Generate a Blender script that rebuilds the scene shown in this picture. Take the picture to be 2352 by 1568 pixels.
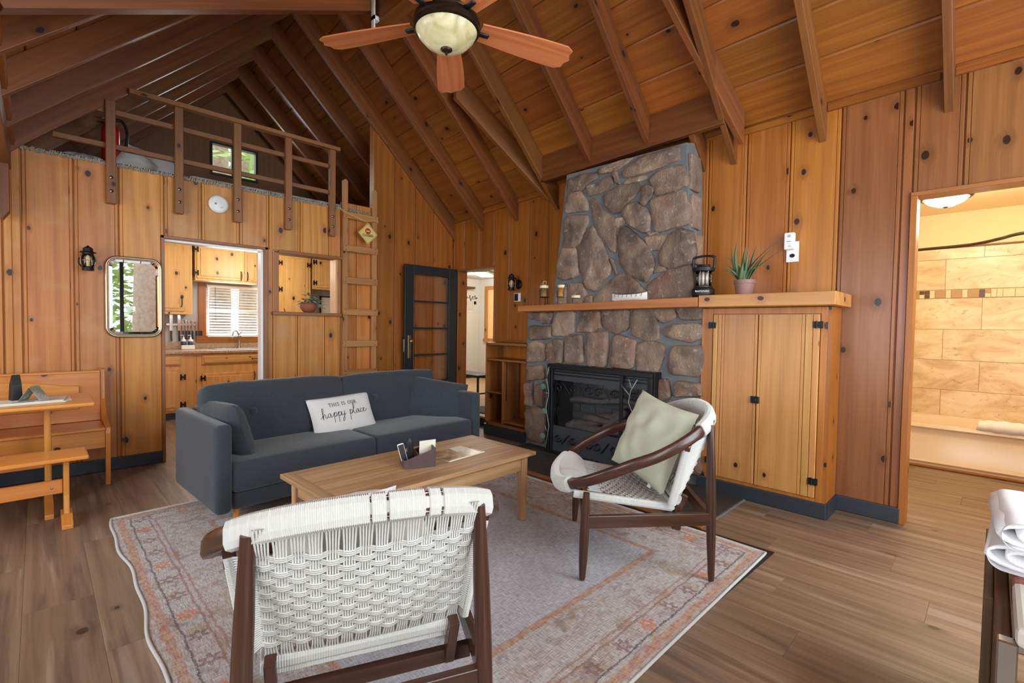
import bpy, bmesh, math, random
from mathutils import Vector, Matrix, noise
random.seed(7)
S = bpy.context.scene
for o in list(bpy.data.objects): bpy.data.objects.remove(o)
COL = S.collection
pi = math.pi

# ---------------------------------------------------------------- camera
cam_d = bpy.data.cameras.new('camera'); cam = bpy.data.objects.new('camera', cam_d); COL.objects.link(cam)
_yaw, _pit, _rol = 0.7896, -0.0319, 0.015
_f = Vector((math.cos(_pit)*math.cos(_yaw), math.cos(_pit)*math.sin(_yaw), math.sin(_pit)))
_r = Vector((math.sin(_yaw), -math.cos(_yaw), 0)); _u = _r.cross(_f)
_r2 = math.cos(_rol)*_r + math.sin(_rol)*_u; _u2 = -math.sin(_rol)*_r + math.cos(_rol)*_u
cam.matrix_world = Matrix(((_r2.x,_u2.x,-_f.x,0),(_r2.y,_u2.y,-_f.y,0),(_r2.z,_u2.z,-_f.z,1.25),(0,0,0,1)))
cam_d.sensor_width = 36; cam_d.lens = 1100/2352*36; cam_d.clip_start = .02; cam_d.clip_end = 200
S.camera = cam
# ---------------------------------------------------------------- world, lights, exposure
S.view_settings.view_transform = 'Standard'; S.view_settings.look = 'None'
S.view_settings.exposure = 0.12; S.view_settings.gamma = 1; S.view_settings.use_curve_mapping = False
W = bpy.data.worlds.new('sky'); S.world = W; W.use_nodes = True
_bg = W.node_tree.nodes['Background']; _bg.inputs[0].default_value = (.86,.93,1,1); _bg.inputs[1].default_value = 2.8
def area(name, loc, target, sx, sy, power, col=(1,1,1)):
    d = bpy.data.lights.new(name, 'AREA'); d.shape = 'RECTANGLE'; d.size = sx; d.size_y = sy; d.energy = power; d.color = col
    o = bpy.data.objects.new(name, d); COL.objects.link(o); o.location = loc
    o.rotation_euler = (Vector(target)-Vector(loc)).to_track_quat('-Z','Y').to_euler(); return o
def lamp(name, loc, power, r=.08, col=(1,.85,.62)):
    d = bpy.data.lights.new(name, 'POINT'); d.energy = power; d.shadow_soft_size = r; d.color = col
    o = bpy.data.objects.new(name, d); COL.objects.link(o); o.location = loc; return o
area('daylight_front_window', (.42,-1.36,1.45), (.8,3,1.9), .8, 2.1, 42, (.87,.945,1))
area('daylight_front_window_right', (2.58,-1.36,1.45), (2.2,3,1.9), 1.5, 2.1, 84, (.87,.945,1))
area('added_high_daylight', (2.15,-1.38,2.98), (2.0,3,3.0), 2.2, .42, 50, (.87,.945,1))  # extra light from an unseen high window, added to brighten the rafters
area('daylight_loft_window', (2.02,7.62,3.52), (1.8,5.5,2.9), .55, .4, 7, (.95,.98,1))
area('daylight_side_window', (-1.58,3.1,1.35), (1.5,3.4,1.2), 2.6, 1.5, 55, (.87,.945,1))
area('daylight_side_window_near', (-1.58,.3,1.5), (1.5,.8,1.6), 2.2, 1.6, 55, (.87,.945,1))
area('daylight_kitchen_window', (2.3,7.80,1.42), (2.1,5,1.0), 1.1, .65, 22, (.87,.945,1))
lamp('kitchen_ceiling_bulb', (2.13,6.6,2.0), 28, .1, (1,.93,.8))
lamp('kitchen_side_bulb', (1.0,6.2,2.1), 16, .1, (1,.93,.8))
lamp('bathroom_bulb', (5.1,.1,2.2), 34, .12, (1,.9,.72))
lamp('bathroom_bulb_b', (5.0,-.9,2.2), 20, .12, (1,.9,.72))
lamp('hall_bulb', (6.0,6.9,2.15), 45, .12, (1,.95,.88))
lamp('hall_bulb_near', (4.9,5.2,2.1), 16, .12, (1,.95,.88))

# ---------------------------------------------------------------- helpers
def tag(o, label=None, cat=None, group=None, kind=None):
    if label: o['label'] = label
    if cat: o['category'] = cat
    if group: o['group'] = group
    if kind: o['kind'] = kind
    return o
def empty(name, loc=(0,0,0), rz=0, label=None, cat=None, group=None, kind=None):
    o = bpy.data.objects.new(name, None); COL.objects.link(o); o.location = loc; o.rotation_euler = (0,0,rz)
    o.empty_display_size = .05
    return tag(o, label, cat, group, kind)
def rnd(a, b): return random.uniform(a, b)

class MB:
    def __init__(s): s.v = []; s.f = []; s.M = None
    def add(s, vs, fs):
        n = len(s.v)
        for p in vs:
            p = Vector(p); s.v.append(s.M @ p if s.M else p)
        for f in fs: s.f.append(tuple(i+n for i in f))
        return s
    def box(s, x0, x1, y0, y1, z0, z1, b=0):
        if b <= 0:
            return s.add([(x0,y0,z0),(x1,y0,z0),(x1,y1,z0),(x0,y1,z0),(x0,y0,z1),(x1,y0,z1),(x1,y1,z1),(x0,y1,z1)],
              [(0,3,2,1),(4,5,6,7),(0,1,5,4),(1,2,6,5),(2,3,7,6),(3,0,4,7)])
        bm = bmesh.new(); bmesh.ops.create_cube(bm, size=1)
        for v in bm.verts: v.co = ((x0+x1)/2+v.co.x*(x1-x0), (y0+y1)/2+v.co.y*(y1-y0), (z0+z1)/2+v.co.z*(z1-z0))
        b = min(b, (x1-x0)*.45, (y1-y0)*.45, (z1-z0)*.45)
        bmesh.ops.bevel(bm, geom=bm.edges[:], offset=b, segments=2 if b > .004 else 1, affect='EDGES', profile=.5)
        bm.verts.ensure_lookup_table(); bm.verts.index_update()
        s.add([v.co.copy() for v in bm.verts], [[v.index for v in f.verts] for f in bm.faces]); bm.free(); return s
    def hexa(s, p): # 8 points: bottom 4 (ccw), top 4
        return s.add(p, [(0,3,2,1),(4,5,6,7),(0,1,5,4),(1,2,6,5),(2,3,7,6),(3,0,4,7)])
    def beam(s, a, b, w, h, up=(0,0,1)):
        a = Vector(a); b = Vector(b); d = (b-a).normalized(); sd = d.cross(Vector(up)).normalized(); u = sd.cross(d)
        q = [sd*i*w/2+u*j*h/2 for i, j in ((-1,-1),(1,-1),(1,1),(-1,1))]
        return s.add([a+c for c in q]+[b+c for c in q], [(0,3,2,1),(4,5,6,7),(0,1,5,4),(1,2,6,5),(2,3,7,6),(3,0,4,7)])
    def prism(s, poly, axis, a, b):
        # poly of 2d points in the plane perpendicular to axis (x:(y,z) y:(x,z) z:(x,y))
        def P(p, t): return {'x':(t,p[0],p[1]),'y':(p[0],t,p[1]),'z':(p[0],p[1],t)}[axis]
        n = len(poly)
        return s.add([P(p,a) for p in poly]+[P(p,b) for p in poly], [tuple(range(n))[::-1], tuple(range(n,2*n))]+[(i,(i+1)%n,n+(i+1)%n,n+i) for i in range(n)])
    def tube(s, pts, r, n=8, closed=False, flat=1, up=None, cap=True):
        pts = [Vector(p) for p in pts]; m = len(pts); rs = r if hasattr(r,'__len__') else [r]*m
        vs = []; prev = Vector(up) if up else None
        for i, p in enumerate(pts):
            if closed: d = pts[(i+1)%m]-pts[i-1]
            else: d = pts[min(i+1,m-1)]-pts[max(i-1,0)]
            if d.length < 1e-9: d = Vector((0,0,1))
            d.normalize()
            if prev is None: prev = Vector((0,0,1)) if abs(d.z) < .9 else Vector((1,0,0))
            u = (prev - d*prev.dot(d))
            if u.length < 1e-5: u = d.orthogonal()
            u.normalize(); w = d.cross(u)
            if not up: prev = u
            for k in range(n):
                a = 2*pi*(k+.5)/n; vs.append(p+(u*math.cos(a)*flat+w*math.sin(a))*rs[i])
        fs = [(i*n+k, i*n+(k+1)%n, ((i+1)%m)*n+(k+1)%n, ((i+1)%m)*n+k) for i in range(m if closed else m-1) for k in range(n)]
        if cap and not closed: fs += [tuple(range(n))[::-1], tuple(range((m-1)*n, m*n))]
        return s.add(vs, fs)
    def lathe(s, prof, n=24, c=(0,0,0)):
        vs = []
        for r, z in prof:
            for k in range(n): a = 2*pi*k/n; vs.append((c[0]+r*math.cos(a), c[1]+r*math.sin(a), c[2]+z))
        m = len(prof)
        fs = [(i*n+k, i*n+(k+1)%n, (i+1)*n+(k+1)%n, (i+1)*n+k) for i in range(m-1) for k in range(n)]
        if prof[0][0] > 1e-4: fs.append(tuple(range(n))[::-1])
        if prof[-1][0] > 1e-4: fs.append(tuple(range((m-1)*n, m*n)))
        return s.add(vs, fs)
    def grid(s, fn, nu, nv, cu=False):
        vs = [fn(i/(nu-(0 if cu else 1)), j/(nv-1)) for i in range(nu) for j in range(nv)]
        fs = [(i*nv+j, ((i+1)%nu)*nv+j, ((i+1)%nu)*nv+j+1, i*nv+j+1) for i in range(nu if cu else nu-1) for j in range(nv-1)]
        return s.add(vs, fs)
    def build(s, name, mat, parent=None, smooth=False, grain=None, label=None, kind=None, cat=None, group=None, bevel=0, uvoff=None):
        me = bpy.data.meshes.new(name); me.from_pydata([tuple(v) for v in s.v], [], s.f); me.update()
        if mat: me.materials.append(mat)
        if smooth:
            me.polygons.foreach_set('use_smooth', [True]*len(me.polygons))
            if smooth == 'auto':
                try: me.set_sharp_from_angle(angle=math.radians(40))
                except Exception: pass
        g = Vector(grain).normalized() if grain is not None else Vector((0,0,1))
        uv = me.uv_layers.new(name='UVMap'); co = me.vertices
        off = uvoff if uvoff else (0,0)
        for p in me.polygons:
            n = p.normal; ud = n.cross(g)
            if ud.length < .3:
                ud = n.orthogonal().normalized(); vd = n.cross(ud)
            else: ud.normalize(); vd = g
            for li in p.loop_indices:
                c = co[me.loops[li].vertex_index].co; uv.data[li].uv = (c.dot(ud)+off[0], c.dot(vd)+off[1])
        o = bpy.data.objects.new(name, me); COL.objects.link(o)
        if parent: o.parent = parent
        if bevel:
            md = o.modifiers.new('b','BEVEL'); md.width = bevel; md.segments = 2; md.limit_method = 'ANGLE'
        return tag(o, label, cat, group, kind)
def copy_tree(o, parent=None, loc=None, rz=None, label=None, group=None):
    c = o.copy(); COL.objects.link(c)
    if parent: c.parent = parent
    if loc is not None: c.location = loc
    if rz is not None: c.rotation_euler = (0,0,rz)
    if label: c['label'] = label
    if group: c['group'] = group
    for ch in list(o.children): copy_tree(ch, c)
    return c
def bez(p, n=12):
    out = []
    for i in range(len(p)-1):
        p0 = Vector(p[max(i-1,0)]); p1 = Vector(p[i]); p2 = Vector(p[i+1]); p3 = Vector(p[min(i+2,len(p)-1)])
        for k in range(n):
            t = k/n; out.append(.5*((2*p1)+(-p0+p2)*t+(2*p0-5*p1+4*p2-p3)*t*t+(-p0+3*p1-3*p2+p3)*t**3))
    out.append(Vector(p[-1])); return out

# ---------------------------------------------------------------- materials
def lin(c): return tuple((x/12.92 if x <= .04045 else ((x+.055)/1.055)**2.4) for x in c)
def hx(h): return lin(tuple(int(h[i:i+2],16)/255 for i in (0,2,4)))+(1,)
class NT:
    def __init__(s, name):
        s.m = bpy.data.materials.new(name); s.m.use_nodes = True; s.t = s.m.node_tree; s.n = s.t.nodes
        s.b = s.n['Principled BSDF']
    def node(s, typ, **kw):
        n = s.n.new(typ)
        for k, v in kw.items():
            if k in ('operation','blend_type','data_type','feature','wave_type','bands_direction','noise_dimensions','voronoi_dimensions','interpolation_type','wave_profile','distance','clamp','mode','rings_direction'): setattr(n, k, v)
            else:
                key = k
                for i in n.inputs:
                    if i.name.replace(' ','_') == k: key = i.name
                s.set(n.inputs[key] if not k.startswith('i') or not k[1:].isdigit() else n.inputs[int(k[1:])], v)
        return n
    def set(s, inp, v):
        if isinstance(v, bpy.types.NodeSocket): s.t.links.new(v, inp)
        elif hasattr(v, 'outputs'): s.t.links.new(v.outputs[0], inp)
        else: inp.default_value = v
    def math(s, op, a, b=0, c=0, clamp=False):
        n = s.n.new('ShaderNodeMath'); n.operation = op; n.use_clamp = clamp
        s.set(n.inputs[0], a); s.set(n.inputs[1], b); s.set(n.inputs[2], c); return n.outputs[0]
    def mix(s, f, a, b, mode='MIX'):
        n = s.n.new('ShaderNodeMix'); n.data_type = 'RGBA'; n.blend_type = mode; n.clamp_factor = True
        s.set(n.inputs[0], f); s.set(n.inputs[6], a); s.set(n.inputs[7], b); return n.outputs[2]
    def ramp(s, f, stops):
        n = s.n.new('ShaderNodeValToRGB'); s.set(n.inputs[0], f); cr = n.color_ramp
        while len(cr.elements) < len(stops): cr.elements.new(.5)
        for e, (p, c) in zip(cr.elements, stops): e.position = p; e.color = c if len(c) == 4 else c+(1,)
        return n.outputs[0]
    def ss(s, v, a, b):  # smoothstep
        n = s.n.new('ShaderNodeMapRange'); n.interpolation_type = 'SMOOTHSTEP'
        s.set(n.inputs[0], v); s.set(n.inputs[1], a); s.set(n.inputs[2], b); return n.outputs[0]
    def noise(s, vec, sc, det=3, dist=0, rough=.55):
        n = s.n.new('ShaderNodeTexNoise'); s.set(n.inputs['Vector'], vec); s.set(n.inputs['Scale'], sc); n.inputs['Detail'].default_value = det
        n.inputs['Distortion'].default_value = dist; n.inputs['Roughness'].default_value = rough; return n.outputs[0]
    def vmul(s, vec, m):
        n = s.n.new('ShaderNodeVectorMath'); n.operation = 'MULTIPLY'; s.set(n.inputs[0], vec); s.set(n.inputs[1], m); return n.outputs[0]
    def vadd(s, vec, m):
        n = s.n.new('ShaderNodeVectorMath'); n.operation = 'ADD'; s.set(n.inputs[0], vec); s.set(n.inputs[1], m); return n.outputs[0]
    def comb(s, x, y, z=0):
        n = s.n.new('ShaderNodeCombineXYZ'); s.set(n.inputs[0], x); s.set(n.inputs[1], y); s.set(n.inputs[2], z); return n.outputs[0]
    def bump(s, h, strength=.2, dist=.002):
        n = s.n.new('ShaderNodeBump'); n.inputs['Strength'].default_value = strength; n.inputs['Distance'].default_value = dist
        s.set(n.inputs['Height'], h); s.set(s.b.inputs['Normal'], n.outputs[0])
    def out(s, col=None, rough=None, metal=None, spec=None):
        if col is not None: s.set(s.b.inputs['Base Color'], col)
        if rough is not None: s.set(s.b.inputs['Roughness'], rough)
        if metal is not None: s.set(s.b.inputs['Metallic'], metal)
        if spec is not None: s.b.inputs['Specular IOR Level'].default_value = spec
        return s.m
def plain(name, h, rough=.5, metal=0, spec=.5, nz=0, nsc=20, bump=0, bsc=200, emit=0, trans=0):
    t = NT(name); c = hx(h)
    tc = t.n.new('ShaderNodeTexCoord').outputs['Object']
    if nz:
        f = t.noise(tc, nsc, 4); c = t.mix(f, tuple(x*(1-nz) for x in c[:3])+(1,), tuple(min(1,x*(1+nz)) for x in c[:3])+(1,))
    m = t.out(c, rough, metal, spec)
    if bump: t.bump(t.noise(tc, bsc, 3), bump, .002)
    if emit:
        t.set(t.b.inputs['Emission Color'], hx(h)); t.b.inputs['Emission Strength'].default_value = emit
    if trans: t.b.inputs['Transmission Weight'].default_value = trans
    return m
def wood(name, light, mid, dark, knots=1.0, ksc=3.3, rough=.42, tone=.22, gs=1.0, cathedral=.5, spec=.5, contrast=1.0, kcol='2a1408', scuff=None, coat=0, streak=None, sk=.6):
    t = NT(name)
    uv = t.n.new('ShaderNodeUVMap').outputs[0]; oi = t.n.new('ShaderNodeObjectInfo').outputs['Random']
    off = t.comb(t.math('MULTIPLY', oi, 37.3), t.math('MULTIPLY', oi, 91.7), 0)
    p = t.vadd(uv, off)
    # knots
    vo = t.n.new('ShaderNodeTexVoronoi'); vo.voronoi_dimensions = '2D'; t.set(vo.inputs['Vector'], t.vmul(p, (1.15,.8,1))); vo.inputs['Scale'].default_value = ksc
    sep = t.n.new('ShaderNodeSeparateColor'); t.set(sep.inputs[0], vo.outputs['Color'])
    wob = t.math('MULTIPLY', t.math('SUBTRACT', t.noise(p, 26, 2), .5), .035)
    d = t.math('ADD', vo.outputs['Distance'], wob)
    has = t.math('GREATER_THAN', sep.outputs[1], 1-.62*min(knots,1.6))
    thr = t.math('MULTIPLY_ADD', sep.outputs[0], .06*ksc/3.3, .028*ksc/3.3)
    kn = t.math('MULTIPLY', t.math('SUBTRACT', 1, t.ss(d, t.math('MULTIPLY', thr, .75), thr)), has)
    halo = t.math('MULTIPLY', t.math('SUBTRACT', 1, t.ss(d, thr, t.math('MULTIPLY', thr, 3.2))), has)
    # grain
    sx = t.n.new('ShaderNodeSeparateXYZ'); t.set(sx.inputs[0], p)
    u2 = t.math('ADD', sx.outputs[0], t.math('MULTIPLY', halo, .02))
    g1 = t.noise(t.comb(t.math('MULTIPLY', u2, 55*gs), t.math('MULTIPLY', sx.outputs[1], 1.1*gs)), 1, 4, .4)
    g2 = t.noise(t.comb(t.math('MULTIPLY', u2, 170*gs), t.math('MULTIPLY', sx.outputs[1], 5*gs)), 1, 2)
    wv = t.n.new('ShaderNodeTexWave'); wv.wave_type = 'BANDS'; wv.bands_direction = 'X'
    t.set(wv.inputs['Vector'], t.comb(u2, t.math('MULTIPLY', sx.outputs[1], .11))); wv.inputs['Scale'].default_value = 3.2*gs; wv.inputs['Distortion'].default_value = 14; wv.inputs['Detail'].default_value = 2.5; wv.inputs['Detail Scale'].default_value = .9
    g = t.math('ADD', t.math('MULTIPLY', g1, .55), t.math('MULTIPLY', g2, .2))
    g = t.math('ADD', g, t.math('MULTIPLY', wv.outputs[0], .25*cathedral))
    g = t.math('ADD', t.math('MULTIPLY', t.math('SUBTRACT', g, .42), 1.25*contrast), .5, clamp=True)
    col = t.ramp(g, [(0, hx(dark)), (.5, hx(mid)), (1, hx(light))])
    big = t.noise(t.comb(t.math('MULTIPLY', sx.outputs[0], 2.2), t.math('MULTIPLY', sx.outputs[1], .8)), 1, 2)
    val = t.math('ADD', t.math('MULTIPLY', t.math('SUBTRACT', oi, .5), tone*2), t.math('MULTIPLY', t.math('SUBTRACT', big, .5), .5))
    hs = t.n.new('ShaderNodeHueSaturation'); t.set(hs.inputs['Color'], col); t.set(hs.inputs['Value'], t.math('ADD', 1, val))
    t.set(hs.inputs['Hue'], t.math('ADD', .5, t.math('MULTIPLY', t.math('SUBTRACT', t.math('FRACT', t.math('MULTIPLY', oi, 7.13)), .5), .012)))
    col = hs.outputs[0]
    if knots:
        col = t.mix(t.math('MULTIPLY', halo, .45), col, hx(dark)); col = t.mix(kn, col, hx(kcol))
    if streak:
        s1 = t.noise(t.comb(t.math('MULTIPLY', sx.outputs[0], 13), t.math('MULTIPLY', sx.outputs[1], .8)), 1, 4, .6); s2 = t.noise(t.vadd(t.comb(t.math('MULTIPLY', sx.outputs[0], 16), t.math('MULTIPLY', sx.outputs[1], .9)), (5,7,0)), 1, 3, .4)
        col = t.mix(t.math('MULTIPLY', t.ss(s1, .52, .66), sk), col, hx(streak[0])); col = t.mix(t.math('MULTIPLY', t.ss(s2, .54, .68), sk*.8), col, hx(streak[1]))
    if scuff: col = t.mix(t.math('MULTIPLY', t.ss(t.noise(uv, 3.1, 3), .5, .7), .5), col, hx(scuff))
    t.bump(t.math('SUBTRACT', g1, kn), .12, .001)
    if coat: t.b.inputs['Coat Weight'].default_value = coat; t.b.inputs['Coat Roughness'].default_value = .25
    return t.out(col, rough, 0, spec)

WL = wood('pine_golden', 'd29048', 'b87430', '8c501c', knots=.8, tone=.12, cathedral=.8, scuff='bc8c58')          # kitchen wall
WR = wood('pine_amber', 'b46e2c', '985618', '6e3a10', knots=1.1, tone=.13)                     # corner and chimney wall
WS = wood('pine_honey', 'c27c32', 'a66422', '7c4616', knots=1.1, tone=.08)
WD = wood('pine_wine', '9c643c', '82502c', '5c361c', knots=.8, tone=.08, rough=.3)             # darker wall by the bathroom
WC = wood('ceiling_pine', 'ac6a28', '8c501a', '62340e', knots=1.0, ksc=2.8, tone=.16, rough=.36)
WRf = wood('rafter_redwood', '8e5224', '70401a', '4a2610', knots=.25, tone=.12, rough=.48, cathedral=.6)
WRl = wood('rail_pine', '9a683c', '865630', '643a1e', knots=.4, ksc=5, tone=.1, rough=.5)
WK = wood('kitchen_pine', 'dcb478', 'c89c5c', 'a87c40', knots=.8, ksc=4.2, tone=.06, rough=.4)
WKl = wood('kitchen_base_pine', 'dcb070', 'c89858', 'a4783c', knots=.8, ksc=4.2, tone=.06, rough=.42)
WCab = wood('cupboard_pine', 'd49c5c', 'bc8446', '945e2c', knots=.7, tone=.1, rough=.42)
WMa = wood('mantel_pine', 'c08048', 'a86834', '804818', knots=.3, ksc=4, tone=.1, rough=.45)
WB = wood('bench_pine', 'de9648', 'cc8034', 'a4622a', knots=.5, ksc=3.6, tone=.06, rough=.3, coat=.3)
WSh = wood('bookcase_wood', 'a4703a', '885426', '603614', knots=.3, ksc=5, tone=.08, rough=.4)
WT = wood('teak_table', 'c09a70', 'a07a52', '745236', knots=.3, ksc=3.4, tone=.14, rough=.48, gs=1.3, contrast=1.3, streak=('7a5434','c4a27c'), sk=.5)
WCh = wood('walnut_chair', '5c3a2a', '40281e', '281610', knots=0, tone=.06, rough=.25, gs=1.6)
WF = wood('floor_plank', '967c66', '7a624e', '4c3a2c', knots=.5, ksc=2.0, tone=.13, contrast=1.15, rough=.4, gs=.9, kcol='3c2c22', cathedral=.5, streak=('50403a','a8927e'), sk=.62)
WFh = wood('hall_floor_plank', 'd8b890', 'c4a074', 'a08050', knots=.2, tone=.08, rough=.35)
WBl = wood('fan_blade_cherry', 'd08054', 'bc6a40', '985030', knots=0, tone=.04, rough=.35, gs=1.6, cathedral=.9)
WLd = wood('ladder_pine', 'c08a50', 'a87240', '86542a', knots=.3, ksc=5, tone=.08, rough=.5)
WTr = wood('trim_wood', 'a06a3a', '8c5628', '6a3c1a', knots=.2, tone=.08, rough=.4)
WGa = wood('gable_plywood', '8c603a', '784e2a', '5a3a1c', knots=0, tone=.03, rough=.5, contrast=.6)
WPale = wood('pale_patch_pine', 'd8b080', 'c89c68', 'b08450', knots=.3, tone=.04, rough=.5)
WOld = wood('dark_crate_wood', '6a4a30', '503620', '302014', knots=.4, tone=.1, rough=.7)
M = {}
M['black_trim'] = plain('slate_paint', '2c333a', .4)
M['black_door'] = plain('black_paint', '1c2024', .38)
M['black_metal'] = plain('black_metal', '16171a', .42, .3)
M['iron'] = plain('iron', '1a1a1c', .5, .5)
M['bronze'] = plain('bronze', '3a2c22', .35, .8, nz=.2)
M['steel'] = plain('brushed_steel', 'a8a49c', .28, 1)
M['chrome'] = plain('chrome', 'd0d0d0', .12, 1)
M['champagne'] = plain('champagne_metal', 'a8967c', .3, .9)
M['brass'] = plain('brass', 'b09060', .3, .9)
M['mirror'] = plain('mirror_silver', 'f2f4f4', .01, 1)
M['white'] = plain('white_plastic', 'e8e8e6', .35)
M['white_wall'] = plain('white_wall_paint', 'e2dfd6', .8)
M['grey_wall'] = plain('grey_wall_paint', 'b4b8bc', .8)
M['cream_wall'] = plain('cream_wall_paint', 'f0dcb0', .8)
M['cord'] = plain('cotton_cord', 'c2c0bb', .9, nz=.06, nsc=60, bump=.5, bsc=900)
M['sage'] = plain('sage_cotton', 'b4b6a0', .95, nz=.1, nsc=9, bump=.3, bsc=700)
M['white_cloth'] = plain('white_cotton', 'd8d6d4', .95, bump=.3, bsc=500)
M['towel'] = plain('towel_terry', 'e6e4e6', 1, bump=.9, bsc=350)
M['ink'] = plain('ink', '1a1a1c', .7)
M['mortar'] = plain('mortar', '686c6e', .95, nz=.28, nsc=14, bump=.8, bsc=60)
M['carpet'] = plain('beige_carpet', 'a09484', 1, nz=.3, nsc=120, bump=1, bsc=260)
M['porcelain'] = plain('tub_porcelain', 'ecd8bc', .22)
M['leaf_aloe'] = plain('aloe_green', '5c7450', .5, nz=.3, nsc=10)
M['leaf_dark'] = plain('plant_green', '4c5c48', .5, nz=.5, nsc=40)
M['terracotta'] = plain('terracotta', '8e5238', .7, nz=.1)
M['pot_speckle'] = plain('speckled_pot', '8a665c', .6, nz=.4, nsc=160)
M['red'] = plain('extinguisher_red', 'b0161c', .3)
M['glassy'] = plain('candle_wax', 'e0cfae', .5)
M['amber'] = plain('amber_candle', 'b07838', .5)
M['black_rubber'] = plain('black_rubber', '121214', .5)
M['slate'] = plain('slate_tile', '37332f', .45, nz=.35, nsc=7, bump=.3, bsc=40)
M['log'] = plain('ceramic_log', '94867a', .9, nz=.5, nsc=18, bump=1, bsc=40)
M['firebrick'] = plain('fire_brick', '7a7672', .9, nz=.2)
M['box'] = plain('embossed_leather', '4a3638', .4, nz=.25, nsc=60, bump=.6, bsc=90)
M['paper'] = plain('paper', 'dcd6c6', .8)
M['granite'] = None
def glass(name, col=(1,1,1,1), rough=0):
    t = NT(name); t.n.remove(t.b); o = t.n['Material Output']
    tr = t.n.new('ShaderNodeBsdfTransparent'); gl = t.n.new('ShaderNodeBsdfGlossy'); gl.inputs['Roughness'].default_value = rough
    tr.inputs[0].default_value = col; mx = t.n.new('ShaderNodeMixShader'); fr = t.n.new('ShaderNodeFresnel'); fr.inputs[0].default_value = 1.45
    t.t.links.new(fr.outputs[0], mx.inputs[0]); t.t.links.new(tr.outputs[0], mx.inputs[1]); t.t.links.new(gl.outputs[0], mx.inputs[2]); t.t.links.new(mx.outputs[0], o.inputs[0])
    return t.m
M['glass'] = glass('window_glass'); M['smoked'] = glass('firebox_glass', (.82,.83,.85,1), .08)
M['lamp_glass'] = glass('lantern_glass', (.9,.86,.8,1), .02)
# melange upholstery
def fabric(name, a, b):
    t = NT(name); tc = t.n.new('ShaderNodeTexCoord').outputs['Object']
    f1 = t.noise(t.vmul(tc, (170,170,520)), 1, 2); f2 = t.noise(tc, 6, 2)
    c = t.mix(f1, hx(a), hx(b)); t.bump(t.noise(t.vmul(tc,(500,500,900)), 1, 2), .5, .0015)
    t.b.inputs['Sheen Weight'].default_value = .25
    c = t.mix(t.math('MULTIPLY', f2, .3), c, hx(a)); return t.out(c, .92, 0, .2)
M['sofa'] = fabric('charcoal_melange', '181b1f', '4c535a')
def stone():
    t = NT('rubble_stone'); tc = t.n.new('ShaderNodeTexCoord').outputs['Object']; oi = t.n.new('ShaderNodeObjectInfo').outputs['Random']
    off = t.comb(t.math('MULTIPLY', oi, 19), t.math('MULTIPLY', oi, 33), oi)
    p = t.vadd(tc, off); n1 = t.noise(p, 4, 5, .5); n2 = t.noise(p, 22, 5, .3, .7); n3 = t.noise(p, 60, 3)
    c = t.ramp(n1, [(.28, hx('4c4038')), (.48, hx('7c6656')), (.70, hx('a08468'))])
    c = t.mix(t.ss(t.noise(t.vadd(p,(5,0,2)), 3, 3), .5, .75), c, hx('7e5640'))
    c = t.mix(t.math('MULTIPLY', t.ss(n2, .56, .74), .7), c, hx('c0b0a0')); c = t.mix(t.math('MULTIPLY', t.ss(n3, .6, .78), .35), c, hx('2e2622'))
    hs = t.n.new('ShaderNodeHueSaturation'); t.set(hs.inputs['Color'], c); t.set(hs.inputs['Value'], t.math('MULTIPLY_ADD', oi, .5, .72)); hs.inputs['Saturation'].default_value = .9
    t.bump(t.math('ADD', n2, t.math('MULTIPLY', n3, .5)), .9, .012); return t.out(hs.outputs[0], .6, 0, .45)
M['stone'] = stone()
def granite():
    t = NT('granite_worktop'); tc = t.n.new('ShaderNodeTexCoord').outputs['Object']
    c = t.ramp(t.noise(tc, 140, 4), [(.35, hx('7a6450')), (.5, hx('a89078')), (.65, hx('c8b49a'))]); return t.out(c, .3)
M['granite'] = granite()
def tilemat():
    t = NT('travertine_tile'); tc = t.n.new('ShaderNodeTexCoord').outputs['Object']; oi = t.n.new('ShaderNodeObjectInfo').outputs['Random']
    p = t.vadd(tc, t.comb(t.math('MULTIPLY', oi, 13), t.math('MULTIPLY', oi, 29), 0))
    n1 = t.noise(t.vmul(p,(1,1,2.2)), 2.6, 6, 1.2, .62); n2 = t.noise(t.vmul(p,(1,1,1.6)), 11, 5, .6, .7)
    c = t.ramp(n1, [(.3, hx('c4a67c')), (.46, hx('dcc59c')), (.62, hx('ecdcbc'))]); c = t.mix(t.math('MULTIPLY', t.ss(n2, .58, .68), .55), c, hx('a07c50'))
    return t.out(c, .35)
M['tile'] = tilemat()
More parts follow.
